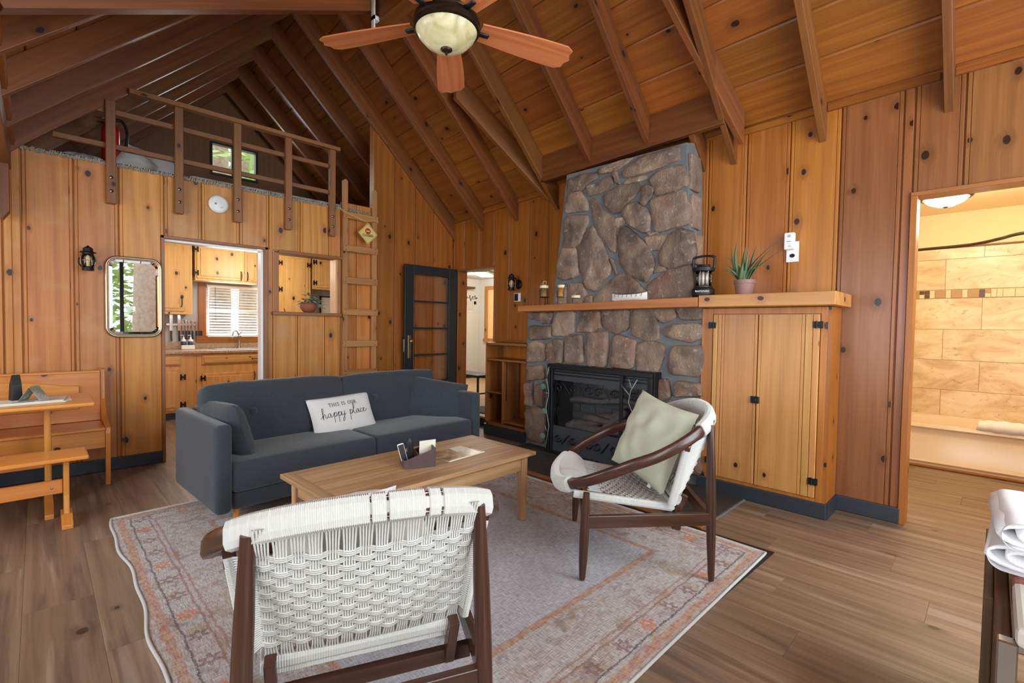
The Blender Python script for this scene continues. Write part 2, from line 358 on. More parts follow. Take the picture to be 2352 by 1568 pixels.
def rug():
    t = NT('faded_rug'); uv = t.n.new('ShaderNodeUVMap').outputs[0]; sx = t.n.new('ShaderNodeSeparateXYZ'); t.set(sx.inputs[0], uv)
    x, y = sx.outputs[0], sx.outputs[1]  # world metres; rug x .31..2.87, y .86..3.85
    nz = t.math('MULTIPLY', t.math('SUBTRACT', t.noise(uv, 9, 3), .5), .03)
    nf = t.math('MULTIPLY', t.math('SUBTRACT', t.noise(uv, 90, 2), .5), .02)
    ex = t.math('MINIMUM', t.math('SUBTRACT', x, .31), t.math('SUBTRACT', 2.87, x)); ey = t.math('MINIMUM', t.math('SUBTRACT', y, .86), t.math('SUBTRACT', 3.85, y))
    e = t.math('ADD', t.math('MINIMUM', ex, ey), t.math('ADD', nz, nf))
    al = t.math('MAXIMUM', 0, 0)
    isx = t.math('LESS_THAN', ex, ey)
    s = t.math('ADD', t.math('MULTIPLY', isx, y), t.math('MULTIPLY', t.math('SUBTRACT', 1, isx), x))  # coordinate along the band
    def band(a, b, w=.006): return t.math('MULTIPLY', t.ss(e, a-w, a+w), t.math('SUBTRACT', 1, t.ss(e, b-w, b+w)))
    warp = t.noise(t.vmul(uv, (260,26,1)), 1, 3); weft = t.noise(t.vmul(uv, (22,320,1)), 1, 3)
    thr = t.math('ADD', t.math('MULTIPLY', warp, .5), t.math('MULTIPLY', weft, .5))
    field = t.ramp(thr, [(.32, hx('747074')), (.47, hx('a8a6aa')), (.62, hx('cccace'))])
    field = t.mix(t.math('MULTIPLY', t.ss(t.noise(uv, 2.1, 4), .5, .68), .3), field, hx('8c8688'))
    bord = t.ramp(thr, [(.32, hx('706a6c')), (.48, hx('aea6a2')), (.62, hx('d0ccca'))])
    pt = t.comb(t.math('MULTIPLY', s, 1), e)
    b1 = t.ss(t.noise(t.vmul(pt,(7,11,1)), 1, 3, .8), .52, .6); b2 = t.ss(t.noise(t.vadd(t.vmul(pt,(6,9,1)),(7,3,0)), 1, 3, .8), .56, .63); b3 = t.ss(t.noise(t.vadd(t.vmul(pt,(8,10,1)),(2,9,0)), 1, 3, .8), .57, .64)
    wear = t.ss(thr, .36, .56)
    bord = t.mix(t.math('MULTIPLY', b1, t.math('MULTIPLY_ADD', wear, -.3, .48)), bord, hx('987468')); bord = t.mix(t.math('MULTIPLY', b2, .38), bord, hx('9c8456')); bord = t.mix(t.math('MULTIPLY', b3, .4), bord, hx('7c6470'))
    c = t.mix(t.ss(e, .44, .455), bord, field)
    oran = t.mix(t.ss(t.noise(t.vmul(pt,(26,60,1)), 1, 2), .4, .65), hx('a4684a'), hx('b89468'))
    oran = t.mix(t.math('MULTIPLY', t.ss(thr, .42, .58), .6), oran, hx('b4a8a8'))
    c = t.mix(t.math('MULTIPLY', band(.425,.46), .85), c, oran); c = t.mix(t.math('MULTIPLY', band(.022,.058), .85), c, oran)
    c = t.mix(t.math('MULTIPLY', band(.168,.178,.003), .6), c, hx('8c5c58')); c = t.mix(t.math('MULTIPLY', band(.195,.205,.003), .6), c, hx('9c6c60')); c = t.mix(t.math('MULTIPLY', band(.08,.088,.003), .7), c, hx('4a3c48'))
    # flowers along the outer band
    cell = t.math('SUBTRACT', t.math('FRACT', t.math('DIVIDE', s, .19)), .5); fx = t.math('MULTIPLY', cell, .19); fy = t.math('SUBTRACT', e, .128)
    rr = t.math('SQRT', t.math('ADD', t.math('MULTIPLY', fx, fx), t.math('MULTIPLY', fy, fy))); an = t.math('ARCTAN2', fy, fx)
    rad = t.math('MULTIPLY_ADD', t.math('COSINE', t.math('MULTIPLY', an, 6)), .01, .032)
    fl = t.math('MULTIPLY', t.math('LESS_THAN', rr, rad), t.math('GREATER_THAN', rr, .012))
    idx = t.math('FLOOR', t.math('DIVIDE', s, .19)); fc = t.math('FRACT', t.math('MULTIPLY', idx, .3334))
    fcol = t.mix(t.math('LESS_THAN', fc, .3), hx('7c5a58'), hx('cc7038'))
    c = t.mix(t.math('MULTIPLY', fl, t.math('MULTIPLY_ADD', wear, -.3, .85)), c, fcol)
    t.bump(thr, .4, .002); return t.out(c, .97, 0, .15)
M['rug'] = rug()
def scenic(name, cols, sc=14):
    t = NT(name); tc = t.n.new('ShaderNodeTexCoord').outputs['Object']
    n = t.noise(tc, sc, 4, 1.5); k = len(cols)
    return t.out(t.ramp(n, [(.3+.4*i/(k-1), hx(c)) for i, c in enumerate(cols)]), .3)
M['magazine'] = scenic('magazine_print', ['2c3c20','6a7a4c','a86a3c','c8b890','3c4a58'], 9)
M['card'] = scenic('landscape_print', ['b4bac4','7c7c86','8c967c','d8dce0'], 30)
M['blanket_a'] = plain('blanket_rust', '8c5448', .9); M['blanket_b'] = plain('blanket_grey', '5a606c', .9); M['blanket_c'] = plain('blanket_cream', 'c4bcb0', .9)
M['mat'] = plain('door_mat', '6a645e', 1, nz=.6, nsc=120)
M['hide'] = plain('bark_brown', 'ae9684', .95, nz=.5, nsc=12, bump=1, bsc=14)
M['foliage'] = plain('pine_foliage', 'a4bc70', .8, nz=.5, nsc=2)
M['grass'] = plain('forest_floor', '9c9484', .95, nz=.3, nsc=2)
M['bowl'] = None
def bowlmat():
    t = NT('alabaster_glass'); tc = t.n.new('ShaderNodeTexCoord').outputs['Object']
    c = t.ramp(t.noise(tc, 9, 4, .5), [(.3, hx('a09468')), (.5, hx('c6bd92')), (.7, hx('dcd4ac'))]); t.b.inputs['Subsurface Weight'].default_value = .2
    t.set(t.b.inputs['Emission Color'], c); t.b.inputs['Emission Strength'].default_value = .12; return t.out(c, .22)
M['bowl'] = bowlmat()
def glow(name, h, e):
    t = NT(name); t.set(t.b.inputs['Emission Color'], hx(h)); t.b.inputs['Emission Strength'].default_value = e; return t.out(hx(h), .4)
M['lamp_on'] = glow('lit_lamp_glass', 'fff4dc', 3.5); M['lamp_on_warm'] = glow('lit_bath_glass', 'ffeac0', 3.0)
# ================================================================ the shell of the cabin
def st(o): o['kind'] = 'structure'; return o
XW, YK = 3.98, 5.16
def gr(y):
    d = 5.16-y
    return .0655*d-.0049*d*d if d > 0 else 0.0
def zr(x, y): return 6.197+gr(y)-.955*x        # lower edge of the rafters, right slope
def zl(x, y): return 2.60+.955*x               # lower edge of the rafters, left slope
XR = 1.883
def zb(x, y): return 2.74+.56*(x+.12)          # low-pitched plane near the window side

def panel(parent, ax, plane, a, b, z0, z1a, z1b, mat, name='panel', bead=True, z0b=None):
    """one vertical board: ax 'y' = board in the plane y=plane facing -y, 'x' = plane x=plane facing -x"""
    w = b-a; g = .003
    pr = [(g, .018), (g, .007), (g+.005, 0)]
    if bead and w > .16: pr += [(.022,0),(.0255,.005),(.029,0),(w*.5,.0),(w-.029,0),(w-.0255,.005),(w-.022,0)]
    elif bead and w > .08: pr += [(w*.45,0),(w*.45+.0035,.005),(w*.45+.007,0)]
    pr += [(w-g-.005,0),(w-g,.007),(w-g,.018)]
    if z0b is None: z0b = z0
    vs = []
    for u, d in pr:
        t = u/w; zt = z1a+(z1b-z1a)*t; zz = z0+(z0b-z0)*t
        for z in (zz, zt): vs.append((a+u, plane+d, z) if ax == 'y' else (plane+d, a+u, z))
    n = len(pr)
    if ax == 'y': fs = [(2*i, 2*i+2, 2*i+3, 2*i+1) for i in range(n-1)]+[(0,1,2*n-1,2*n-2)]
    else: fs = [(2*i, 2*i+1, 2*i+3, 2*i+2) for i in range(n-1)]+[(0,2*n-2,2*n-1,1)]
    m = MB(); m.add(vs, fs)
    return m.build(name, mat, parent, grain=(0,0,1), uvoff=(-a, 0))

# ---- floor
_pc = {}
def plank(parent, x, y, w, l, z, mat, ax='y'):
    k = (round(w,3), round(l,3), mat.name, ax)
    if k not in _pc:
        m = MB(); m.box(0, w-.0006, 0, l-.0006, -.012, 0, .0008) if ax == 'y' else m.box(0, l-.0015, 0, w-.0015, -.012, 0, .0012)
        o = m.build('plank', mat, parent, grain=(0,1,0) if ax == 'y' else (1,0,0)); _pc[k] = o.data
    else:
        o = bpy.data.objects.new('plank', _pc[k]); COL.objects.link(o); o.parent = parent
    o.location = (x, y, z)
def floor(name, x0, x1, y0, y1, z, mat, w=.23, l=1.24, sx=.17):
    base = st(MB().box(x0, x1, y0, y1, z-.06, z-.0125).build(name, M['black_rubber']))
    k = math.floor((x0-sx)/w)
    while sx+k*w < x1:
        a = max(x0, sx+k*w); b = min(x1, sx+(k+1)*w); y = y0-((k*.43) % 1)*l
        while y < y1:
            c = max(y0, y); d = min(y1, y+l)
            if d-c > .03 and b-a > .01: plank(base, a, c, b-a, d-c, z, mat)
            y += l
        k += 1
    return base
floor('floor', -1.6, 3.98, -1.4, 5.16, 0, WF)
floor('floor_kitchen', .6, 4.0, 5.16, 7.9, 0, WF)
floor('floor_bathroom', 3.98, 6.0, -1.6, .95, 0, WF)
floor('floor_hall', 4.0, 6.95, 3.5, 8.1, .11, WFh, w=.13)
st(MB().box(3.955, 4.02, 4.30, 5.12, 0, .098).build('trim_step_riser', M['black_trim']))
st(MB().box(3.94, 4.06, 4.30, 5.12, .098, .118, .005).build('trim_step_nosing', WFh, grain=(0,1,0)))

# ---- kitchen wall (back)
wb = MB()
for x0, x1, z0, z1 in ((-1.62,.80,0,2.50),(.80,1.63,1.99,2.50),(1.63,1.70,0,2.50),(1.70,2.39,0,1.33),(1.70,2.39,1.975,2.50),(2.39,2.82,0,2.50),(2.82,4.1,0,2.3)):
    wb.box(x0, x1, YK+.018, YK+.12, z0, z1)
wb.prism([(2.82,2.3),(3.98,2.3),(3.98,zr(3.98,5.2)+.25),(2.82,zr(2.82,5.2)+.25)], 'y', YK+.018, YK+.12)
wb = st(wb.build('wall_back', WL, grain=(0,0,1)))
bx = [-1.6,-1.31,-1.02,-.74,-.46,-.174,-.076,.215,.492,.80]
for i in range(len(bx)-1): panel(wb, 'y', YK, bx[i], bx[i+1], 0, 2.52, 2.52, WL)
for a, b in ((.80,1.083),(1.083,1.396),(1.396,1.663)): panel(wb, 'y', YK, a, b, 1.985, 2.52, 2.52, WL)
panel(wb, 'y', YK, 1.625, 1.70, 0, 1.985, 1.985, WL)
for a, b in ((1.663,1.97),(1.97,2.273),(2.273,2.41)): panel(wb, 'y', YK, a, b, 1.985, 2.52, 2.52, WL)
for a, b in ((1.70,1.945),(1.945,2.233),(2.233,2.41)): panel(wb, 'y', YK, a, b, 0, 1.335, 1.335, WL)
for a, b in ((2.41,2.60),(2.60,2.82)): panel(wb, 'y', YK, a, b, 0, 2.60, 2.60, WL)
for a, b in ((2.82,3.09),(3.09,3.386),(3.386,3.663),(3.663,3.98)): panel(wb, 'y', YK, a, b, 0, zr(a,5.16)+.2, zr(b,5.16)+.2, WR)
# ---- chimney wall (right)
wr = MB()
ROOFT = lambda y: zr(3.98,y)+.25
def seg(y0, y1, z0, z1=None):
    a = ROOFT(y0) if z1 is None else z1; b = ROOFT(y1) if z1 is None else z1
    wr.hexa([(XW+.018,y0,z0),(XW+.12,y0,z0),(XW+.12,y1,z0),(XW+.018,y1,z0),(XW+.018,y0,a),(XW+.12,y0,a),(XW+.12,y1,b),(XW+.018,y1,b)])
seg(5.06,7.9,0); seg(4.34,5.06,1.985); seg(.40,4.34,0); seg(-.42,.40,2.135); seg(-1.42,-.42,0)
wr = st(wr.build('wall_right', WR, grain=(0,0,1)))
for a, b, z in ((4.919,5.16,1.985),(4.625,4.919,1.985),(4.34,4.625,1.985),(4.067,4.34,0),(3.764,4.067,0),(3.47,3.764,0),(3.18,3.47,1.3),(2.88,3.18,1.3)):
    panel(wr, 'x', XW, a, b, z, ROOFT(a), ROOFT(b), WR)
for a, b in ((1.721,1.95),(1.417,1.721),(1.113,1.417),(.798,1.113)):
    panel(wr, 'x', XW, a, b, 1.2, ROOFT(a), ROOFT(b), WS)
for a, b, z in ((.46,.798,0),(.405,.46,0),(.17,.405,2.135),(-.13,.17,2.135),(-.42,-.13,2.135),(-.72,-.42,0),(-1.05,-.72,0),(-1.4,-1.05,0)):
    panel(wr, 'x', XW, a, b, z if not (a == .17) else 2.14, ROOFT(a), ROOFT(b), WD)
# ---- left side: windows of the dining nook, and the window wall behind the camera
wl = MB()
for y0, y1, z0, z1 in ((-1.42,5.16,0,.75),(-1.42,5.16,2.15,2.5),(-1.42,-.85,.75,2.15),(1.35,1.8,.75,2.15),(4.4,5.16,.75,2.15)): wl.box(-1.72,-1.62,y0,y1,z0,z1)
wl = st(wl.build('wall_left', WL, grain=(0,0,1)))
y = -1.4
while y < 5.1:
    zz = [(0,.75),(2.15,2.5)] if (-.85 < y+.14 < 1.35 or 1.8 < y+.14 < 4.4) else [(0,2.5)]
    for z0, z1 in zz:
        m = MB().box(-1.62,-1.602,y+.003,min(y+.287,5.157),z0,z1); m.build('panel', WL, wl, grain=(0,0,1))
    y += .29
def window(name, ax, p, a, b, z0, z1, mat, mull=(), depth=.08, fw=.05, sill=False):
    w = MB()
    def bx_(u0,u1,z0_,z1_,d0=0,d1=None):
        d1 = depth if d1 is None else d1
        w.box(u0,u1,p+d0,p+d1,z0_,z1_) if ax == 'y' else w.box(p+d0,p+d1,u0,u1,z0_,z1_)
    bx_(a,a+fw,z0,z1); bx_(b-fw,b,z0,z1); bx_(a+fw,b-fw,z1-fw,z1); bx_(a+fw,b-fw,z0,z0+fw)
    for c in mull: bx_(c-.03,c+.03,z0+fw,z1-fw,.01,depth-.01)
    o = st(w.build(name, mat)); g = MB()
    if ax == 'y': g.box(a+fw,b-fw,p+depth*.45,p+depth*.55,z0+fw,z1-fw)
    else: g.box(p+depth*.45,p+depth*.55,a+fw,b-fw,z0+fw,z1-fw)
    g.build('pane', M['glass'], o); return o
window('window_1', 'x', -1.72, -.85, 1.35, .75, 2.15, M['black_door'], (.25,))
window('window_2', 'x', -1.72, 1.8, 4.4, .75, 2.15, M['black_door'], (2.66,3.53))
wf = MB()
for x0, x1, z0, z1 in ((-1.72,.0,0,2.6),(.0,1.0,2.5,2.9),(3.3,3.4,2.5,2.9),(1.0,3.3,2.5,2.72),(.0,3.4,0,.3),(3.4,4.1,0,2.9)): wf.box(x0,x1,-1.52,-1.42,z0,z1)
wf.prism([(-.12,2.6),(1.0,2.6),(1.0,4.05),(-.12,3.0)],'y',-1.52,-1.42); wf.prism([(1.0,3.25),(3.3,3.25),(3.3,3.66),(XR,4.9),(1.0,4.05)],'y',-1.52,-1.42); wf.prism([(3.3,2.6),(4.1,2.6),(4.1,2.9),(3.3,3.66)],'y',-1.52,-1.42)
st(wf.build('wall_front', WR, grain=(0,0,1)))
window('added_window_7', 'y', -1.52, 1.0, 3.3, 2.72, 3.25, M['black_door'], (2.15,))  # high window out of view, added along with its light for the rafters
window('window_3', 'y', -1.52, 0, 3.4, .3, 2.5, M['black_door'], (1.15,2.25), fw=.07)

# ---- roof: closed backing and single boards below it
cb = MB()
ys = [-1.5,-.4,.8,2.0,3.2,4.2,5.16,8.0]
for i in range(len(ys)-1):
    a, b = ys[i], ys[i+1]
    P = lambda x, y, o: (x, y, zr(x,y)+.25+o)
    cb.hexa([P(XR-.1,a,.022),P(4.2,a,.022),P(4.2,b,.022),P(XR-.1,b,.022),P(XR-.1,a,.08),P(4.2,a,.08),P(4.2,b,.08),P(XR-.1,b,.08)])
Q = lambda x, y, o: (x, y, zl(x,y)+.20+o)
cb.hexa([Q(-.3,2.85,.022),Q(XR+.05,2.85,.022),Q(XR+.05,8,.022),Q(-.3,8,.022),Q(-.3,2.85,.08),Q(XR+.05,2.85,.08),Q(XR+.05,8,.08),Q(-.3,8,.08)])
B = lambda x, y, o: (x, y, zb(x,y)+.0+o)
cb.hexa([B(-.3,-1.5,.022),B(XR+.05,-1.5,.022),B(XR+.05,3.1,.022),B(-.3,3.1,.022),B(-.3,-1.5,.08),B(XR+.05,-1.5,.08),B(XR+.05,3.1,.08),B(-.3,3.1,.08)])
cb.box(XR-.02, XR+.02, -1.5, 3.5, zb(XR,0), 5.0)
cb.prism([(-.2,2.7),(XR,3.85),(XR,5.0),(-.2,2.9)],'y',3.0,3.04)
ceil = st(cb.build('ceiling', WC, grain=(0,1,0)))
def slope_board(fn, x0, x1, y0, y1, mat=WC, name='board'):
    g = .003; x0 += g; x1 -= g; y0 += .001; y1 -= .001; m = MB(); e = .006
    def P(x, y, o): return (x, y, fn(x, y)+o)
    lo = [P(x0,y0,.005),P(x0+e,y0,0),P(x1-e,y0,0),P(x1,y0,.005),P(x0,y1,.005),P(x0+e,y1,0),P(x1-e,y1,0),P(x1,y1,.005),P(x0,y0,.02),P(x1,y0,.02),P(x1,y1,.02),P(x0,y1,.02)]
    m.add(lo, [(0,4,5,1),(1,5,6,2),(2,6,7,3),(0,8,11,4),(3,7,10,9),(8,9,10,11),(0,1,2,3,9,8),(4,11,10,7,6,5)])
    return m.build(name, mat, ceil, grain=(0,1,0))
RX = [4.10,3.968,3.736,3.518,3.306,3.098,2.88,2.665,2.45,2.235,2.02,1.883]
RY = [7.9,6.96,5.76,5.16,4.56,3.96,3.36,2.75,2.15,1.52,.91,.25,-.35,-.95,-1.45]
fr = lambda x, y: zr(x,y)+.25
for i in range(len(RX)-1):
    cuts = [RY[0]]; j = 0
    while j < len(RY)-1:
        j = min(len(RY)-1, j+random.choice((1,2,2,3))); cuts.append(RY[j])
    for a, b in zip(cuts[:-1], cuts[1:]): slope_board(fr, RX[i+1], RX[i], b, a)
fl_ = lambda x, y: zl(x,y)+.20
x = -.25
while x < XR-.02:
    for a, b in ((2.9,4.56),(4.56,5.76),(5.76,7.9)): 
        pale = (1.05 < x < 1.3) and a == 2.9
        slope_board(fl_, x, min(x+.218, XR), a, b, WC)
    x += .218
x = -.25
while x < XR-.02:
    for a, b in ((-1.45,.8),(.8,3.0)): slope_board(lambda X, Y: zb(X,Y), x, min(x+.218, XR), a, b, WC)
    x += .218
# low ceiling over the nook
so = st(MB().box(-1.72,-.1,-1.5,5.3,2.545,2.6).build('ceiling_nook', WC, grain=(0,1,0)))
x = -1.7
while x < -.15:
    MB().box(x+.003, min(x+.2,-.1)-.003, -1.4, 5.16, 2.527, 2.545).build('board', WC, so, grain=(0,1,0)); x += .2

def rafter(y, xa, xb, fn, top=.25, w=.045, y2=None, name='rafter', label=None, wob=.004):
    """sloping timber with its far face at y (y2 at xb)"""
    y2 = y if y2 is None else y2; m = MB(); n = 8; vs = []
    for i in range(n+1):
        t = i/n; x = xa+(xb-xa)*t; yy = y+(y2-y)*t; e = rnd(-wob, wob)
        vs += [(x,yy-w,fn(x,yy)+e),(x,yy,fn(x,yy)+e*.5),(x,yy,fn(x,yy)+top),(x,yy-w,fn(x,yy)+top)]
    fs = [(4*i+k, 4*i+(k+1)%4, 4*i+4+(k+1)%4, 4*i+4+k) for i in range(n) for k in range(4)]+[(3,2,1,0),(4*n,4*n+1,4*n+2,4*n+3)]
    m.add(vs, fs)
    return m.build(name, WRf, ceil, grain=(xb-xa, y2-y, fn(xb,y2)-fn(xa,y)), bevel=.003)
for y in (5.176,4.579,3.982,3.378,1.54,.93,.267,-.33,-.93): rafter(y, XR, XW, zr)
for y in (2.765,2.163): rafter(y, XR, 3.70, zr)
for y in (5.78,6.38,6.98,7.58): rafter(y, XR, XW, zr)
for y in (5.176,4.57,3.97,3.37,5.78,6.38,6.98,7.58): rafter(y, -.13, XR, zl, top=.20)
rafter(3.832, 2.935, 3.877, zr, y2=3.426, name='valley_rafter'); rafter(1.675, 3.0, 3.87, zr, y2=1.45, name='valley_rafter')
rafter(1.79, 3.72, XW, zr, name='stub_rafter')
m = MB(); a, b = 1.50, 3.35
m.hexa([(3.70,a,zr(3.71,a)-.02),(3.755,a,zr(3.71,a)-.02),(3.755,b,zr(3.71,b)-.02),(3.70,b,zr(3.71,b)-.02),(3.70,a,zr(3.71,a)+.24),(3.755,a,zr(3.71,a)+.22),(3.755,b,zr(3.71,b)+.22),(3.70,b,zr(3.71,b)+.24)])
m.build('header_beam', WRf, ceil, grain=(0,1,0), bevel=.004)
m = MB(); m.beam((-.14,2.905,2.595), (1.97,3.435,3.80), .09, .2); m.build('hip_beam', WRf, ceil, grain=(2.1,.53,1.2), bevel=.004)
m = MB(); m.box(1.83,1.94,-1.4,3.42,3.50,3.72); m.build('ridge_beam', WRf, ceil, grain=(0,1,0), bevel=.005)
m = MB(); m.box(1.845,1.925,3.42,3.47,3.44,3.70); m.build('beam_block', WRf, ceil, grain=(0,0,1), bevel=.004)
m = MB(); m.box(1.79,1.80,3.30,3.34,3.42,3.70); m.box(1.79,1.84,3.30,3.34,3.50,3.53); m.build('steel_strap', M['white'], ceil)
MB().beam((-.17,-1.4,2.46), (-.17,5.16,2.46), .09, .22).build('eave_beam', WRf, ceil, grain=(0,1,0), bevel=.004)
m = MB(); m.prism([(-.20,2.36),(-.13,2.36),(-.13,2.02),(-.165,1.96),(-.20,2.02)], 'y', 4.98, 5.10); m.build('bracket', WRf, ceil, grain=(0,0,1), bevel=.004)
m = MB(); m.hexa([(x,y,zl(x,0)+o) for o in (.180,.194) for x,y in ((.52,3.975),(1.12,3.975),(1.12,4.52),(.52,4.52))])
m.build('pale_patch', WPale, ceil, grain=(1,0,.95))
# a strip of trim where boards meet the wall
for a, b in ((.95,1.5),(.29,.88),(-.31,.22),(3.44,3.93),(4.03,4.53),(4.63,5.13)):
    MB().hexa([(3.955,a,ROOFT(a)-.045),(3.98,a,ROOFT(a)-.045),(3.98,b,ROOFT(b)-.045),(3.955,b,ROOFT(b)-.045),(3.955,a,ROOFT(a)),(3.98,a,ROOFT(a)),(3.98,b,ROOFT(b)),(3.955,b,ROOFT(b))]).build('trim_1', WC, grain=(0,1,0))['kind'] = 'structure'

# ---- loft
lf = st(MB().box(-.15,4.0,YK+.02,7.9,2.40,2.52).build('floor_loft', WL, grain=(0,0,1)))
m = MB()
nx = 260
for i in range(nx):
    x0 = -.1+i*(2.91/nx); m.tube([(x0+rnd(-.005,.005), YK-.012+rnd(-.008,.012), 2.515+rnd(-.006,.006)),(x0+.01+rnd(-.005,.005), YK-.01+rnd(-.008,.012), 2.54+rnd(-.006,.01)),(x0+rnd(-.005,.005), YK+.03, 2.55+rnd(-.004,.006))], .0055, 4)
e = m.build('loft_carpet_edge', M['carpet'], None); tag(e, 'frayed beige carpet edge along the front of the loft floor', 'carpet', kind='stuff')
MB().box(-.1,2.82,YK-.005,7.88,2.52,2.535).build('carpet', M['carpet'], lf)
gb = MB()
for x0, x1, z0, z1 in ((-.2,1.73,2.5,4.7),(2.32,4.1,2.5,4.7),(1.73,2.32,2.5,3.30),(1.73,2.32,3.74,4.7)): gb.box(x0,x1,7.72,7.85,z0,z1)
gbo = st(gb.build('wall_gable', WGa, grain=(0,0,1)))
window('window_4', 'y', 7.70, 1.72, 2.33, 3.29, 3.75, M['black_door'], (2.02,), fw=.03)
MB().box(1.70,2.35,7.66,7.72,3.745,3.76).build('window_casing', WPale, gbo, grain=(1,0,0))

# ---- casings and sills in the kitchen wall
def trim(name, mat, *boxes, grain=(0,0,1), **k):
    m = MB()
    for b in boxes: m.box(*b, .003)
    o = m.build(name, mat, grain=grain); o['kind'] = 'structure'; return o
trim('trim_2', WTr, (.775,.80,YK-.012,YK+.03,0,2.0), (1.62,1.65,YK-.012,YK+.03,0,2.0))
trim('trim_3', WTr, (.775,1.65,YK-.012,YK+.03,1.975,2.0), grain=(1,0,0))
trim('trim_4', M['white'], (1.595,1.62,YK+.03,YK+.13,0,1.965), (.80,1.62,YK+.03,YK+.13,1.955,1.975), (.79,.805,YK+.03,YK+.13,0,1.965))
trim('trim_5', WLd, (1.695,1.755,YK-.008,YK+.13,1.36,1.965), (2.372,2.41,YK-.008,YK,1.36,1.965)); trim('trim_14', WPale, (2.35,2.372,YK-.008,YK+.14,1.36,1.965))
trim('trim_6', WTr, (1.75,2.42,YK-.03,YK+.13,1.955,1.99), (1.685,2.40,YK-.06,YK+.14,1.33,1.362), grain=(1,0,0))
# hall opening and bathroom opening
trim('trim_7', WR, (3.975,4.13,5.04,5.075,.11,1.985), (3.975,4.13,4.325,4.345,.11,1.985))
trim('trim_8', WTr, (3.965,4.13,4.325,5.075,1.962,1.99), grain=(0,1,0))
trim('trim_9', WR, (3.965,4.12,.375,.41,0,2.12), (3.965,4.12,-.44,-.42,0,2.12))
trim('trim_10', WTr, (3.965,4.12,-.44,.41,2.112,2.14), grain=(0,1,0))
def base(name, *boxes):
    m = MB()
    for x0, x1, y0, y1 in boxes:
        m.box(x0,x1,y0,y1,0,.105,.006)
    return st(m.build(name, M['black_trim']))
base('baseboard_back', (-1.6,.775,YK-.018,YK), (1.65,3.0,YK-.018,YK), (3.0,3.98,YK-.018,YK))
base('baseboard_right', (3.962,3.98,.40,.76), (3.962,3.98,4.08,4.33), (3.962,3.98,-1.4,-.44))
# outlines of the stones (y,z), upper stack and lower breast
UPPER=[[(2.914,2.643),(2.757,2.657),(2.582,2.645),(2.569,2.598),(2.691,2.567),(2.728,2.524),(2.905,2.537)],[(2.553,2.668),(2.384,2.684),(2.209,2.691),(2.273,2.649),(2.406,2.622),(2.546,2.627)],[(2.304,2.604),(2.135,2.678),(1.808,2.687),(1.8,2.577),(1.951,2.554),(2.101,2.542),(2.292,2.54)],[(2.399,2.606),(2.366,2.608),(2.329,2.5),(2.375,2.519)],[(2.678,2.535),(2.556,2.55),(2.427,2.578),(2.403,2.51),(2.518,2.464),(2.651,2.449)],[(2.28,2.5),(2.226,2.522),(2.079,2.514),(2.089,2.484),(2.172,2.483),(2.268,2.483)],[(2.493,2.43),(2.413,2.464),(2.334,2.482),(2.161,2.458),(2.139,2.416),(2.243,2.328),(2.329,2.257),(2.396,2.258),(2.486,2.35)],[(2.118,2.417),(2.072,2.431),(2.01,2.387),(2.034,2.337),(2.083,2.273),(2.125,2.299)],[(2.053,2.468),(1.96,2.52),(1.771,2.527),(1.733,2.446),(1.735,2.369),(1.831,2.349),(1.984,2.333),(1.996,2.393)],[(2.904,2.51),(2.753,2.508),(2.668,2.381),(2.673,2.321),(2.92,2.335)],[(2.933,2.3),(2.678,2.277),(2.664,2.219),(2.742,2.035),(2.832,2.004),(2.946,2.016)],[(2.631,2.41),(2.601,2.415),(2.49,2.282),(2.384,2.203),(2.356,2.021),(2.365,1.916),(2.411,1.93),(2.52,2.08),(2.609,2.251)],[(2.361,2.2),(2.294,2.195),(2.276,2.159),(2.348,2.126)],[(2.3,2.243),(2.242,2.3),(2.167,2.306),(2.072,2.235),(2.04,2.166),(2.042,2.048),(2.108,2.056),(2.216,2.127),(2.283,2.202)],[(2.033,2.292),(1.954,2.314),(1.752,2.325),(1.689,2.13),(1.709,2.065),(1.851,2.059),(1.947,2.036),(1.997,2.074)],[(2.705,2.113),(2.607,2.176),(2.519,2.02),(2.456,1.895),(2.401,1.754),(2.498,1.662),(2.568,1.585),(2.668,1.62),(2.723,1.777),(2.766,1.966)],[(2.967,2.002),(2.799,1.985),(2.754,1.759),(2.799,1.72),(2.946,1.708),(3.016,1.744),(2.998,1.882)],[(2.319,2.103),(2.259,2.114),(2.149,2.025),(2.064,1.922),(1.995,1.816),(2.007,1.707),(2.056,1.637),(2.14,1.67),(2.249,1.733),(2.306,1.824),(2.327,1.96)],[(2.076,2.006),(1.878,2.0),(1.872,1.964),(1.933,1.895),(2.033,1.901)],[(1.854,1.997),(1.767,2.03),(1.681,1.997),(1.654,1.854),(1.67,1.761),(1.843,1.736),(1.935,1.774),(1.937,1.864)],[(2.052,2.04),(1.961,2.03),(2.015,2.008)],[(2.409,1.852),(2.374,1.839),(2.326,1.71),(2.354,1.717)],[(2.591,1.505),(2.427,1.648),(2.314,1.704),(2.226,1.703),(2.139,1.623),(2.064,1.564),(2.048,1.508),(2.308,1.468),(2.59,1.465)],[(2.04,1.609),(1.927,1.675),(1.842,1.723),(1.673,1.732),(1.662,1.487),(2.031,1.471)],[(1.988,1.751),(1.91,1.745),(1.89,1.717),(1.987,1.706)],[(2.877,1.662),(2.72,1.653),(2.673,1.559),(2.728,1.468),(2.886,1.461)],[(3.019,1.583),(2.904,1.663),(2.892,1.461),(3.045,1.464)],[(2.659,1.528),(2.61,1.536),(2.608,1.455),(2.664,1.456)]]
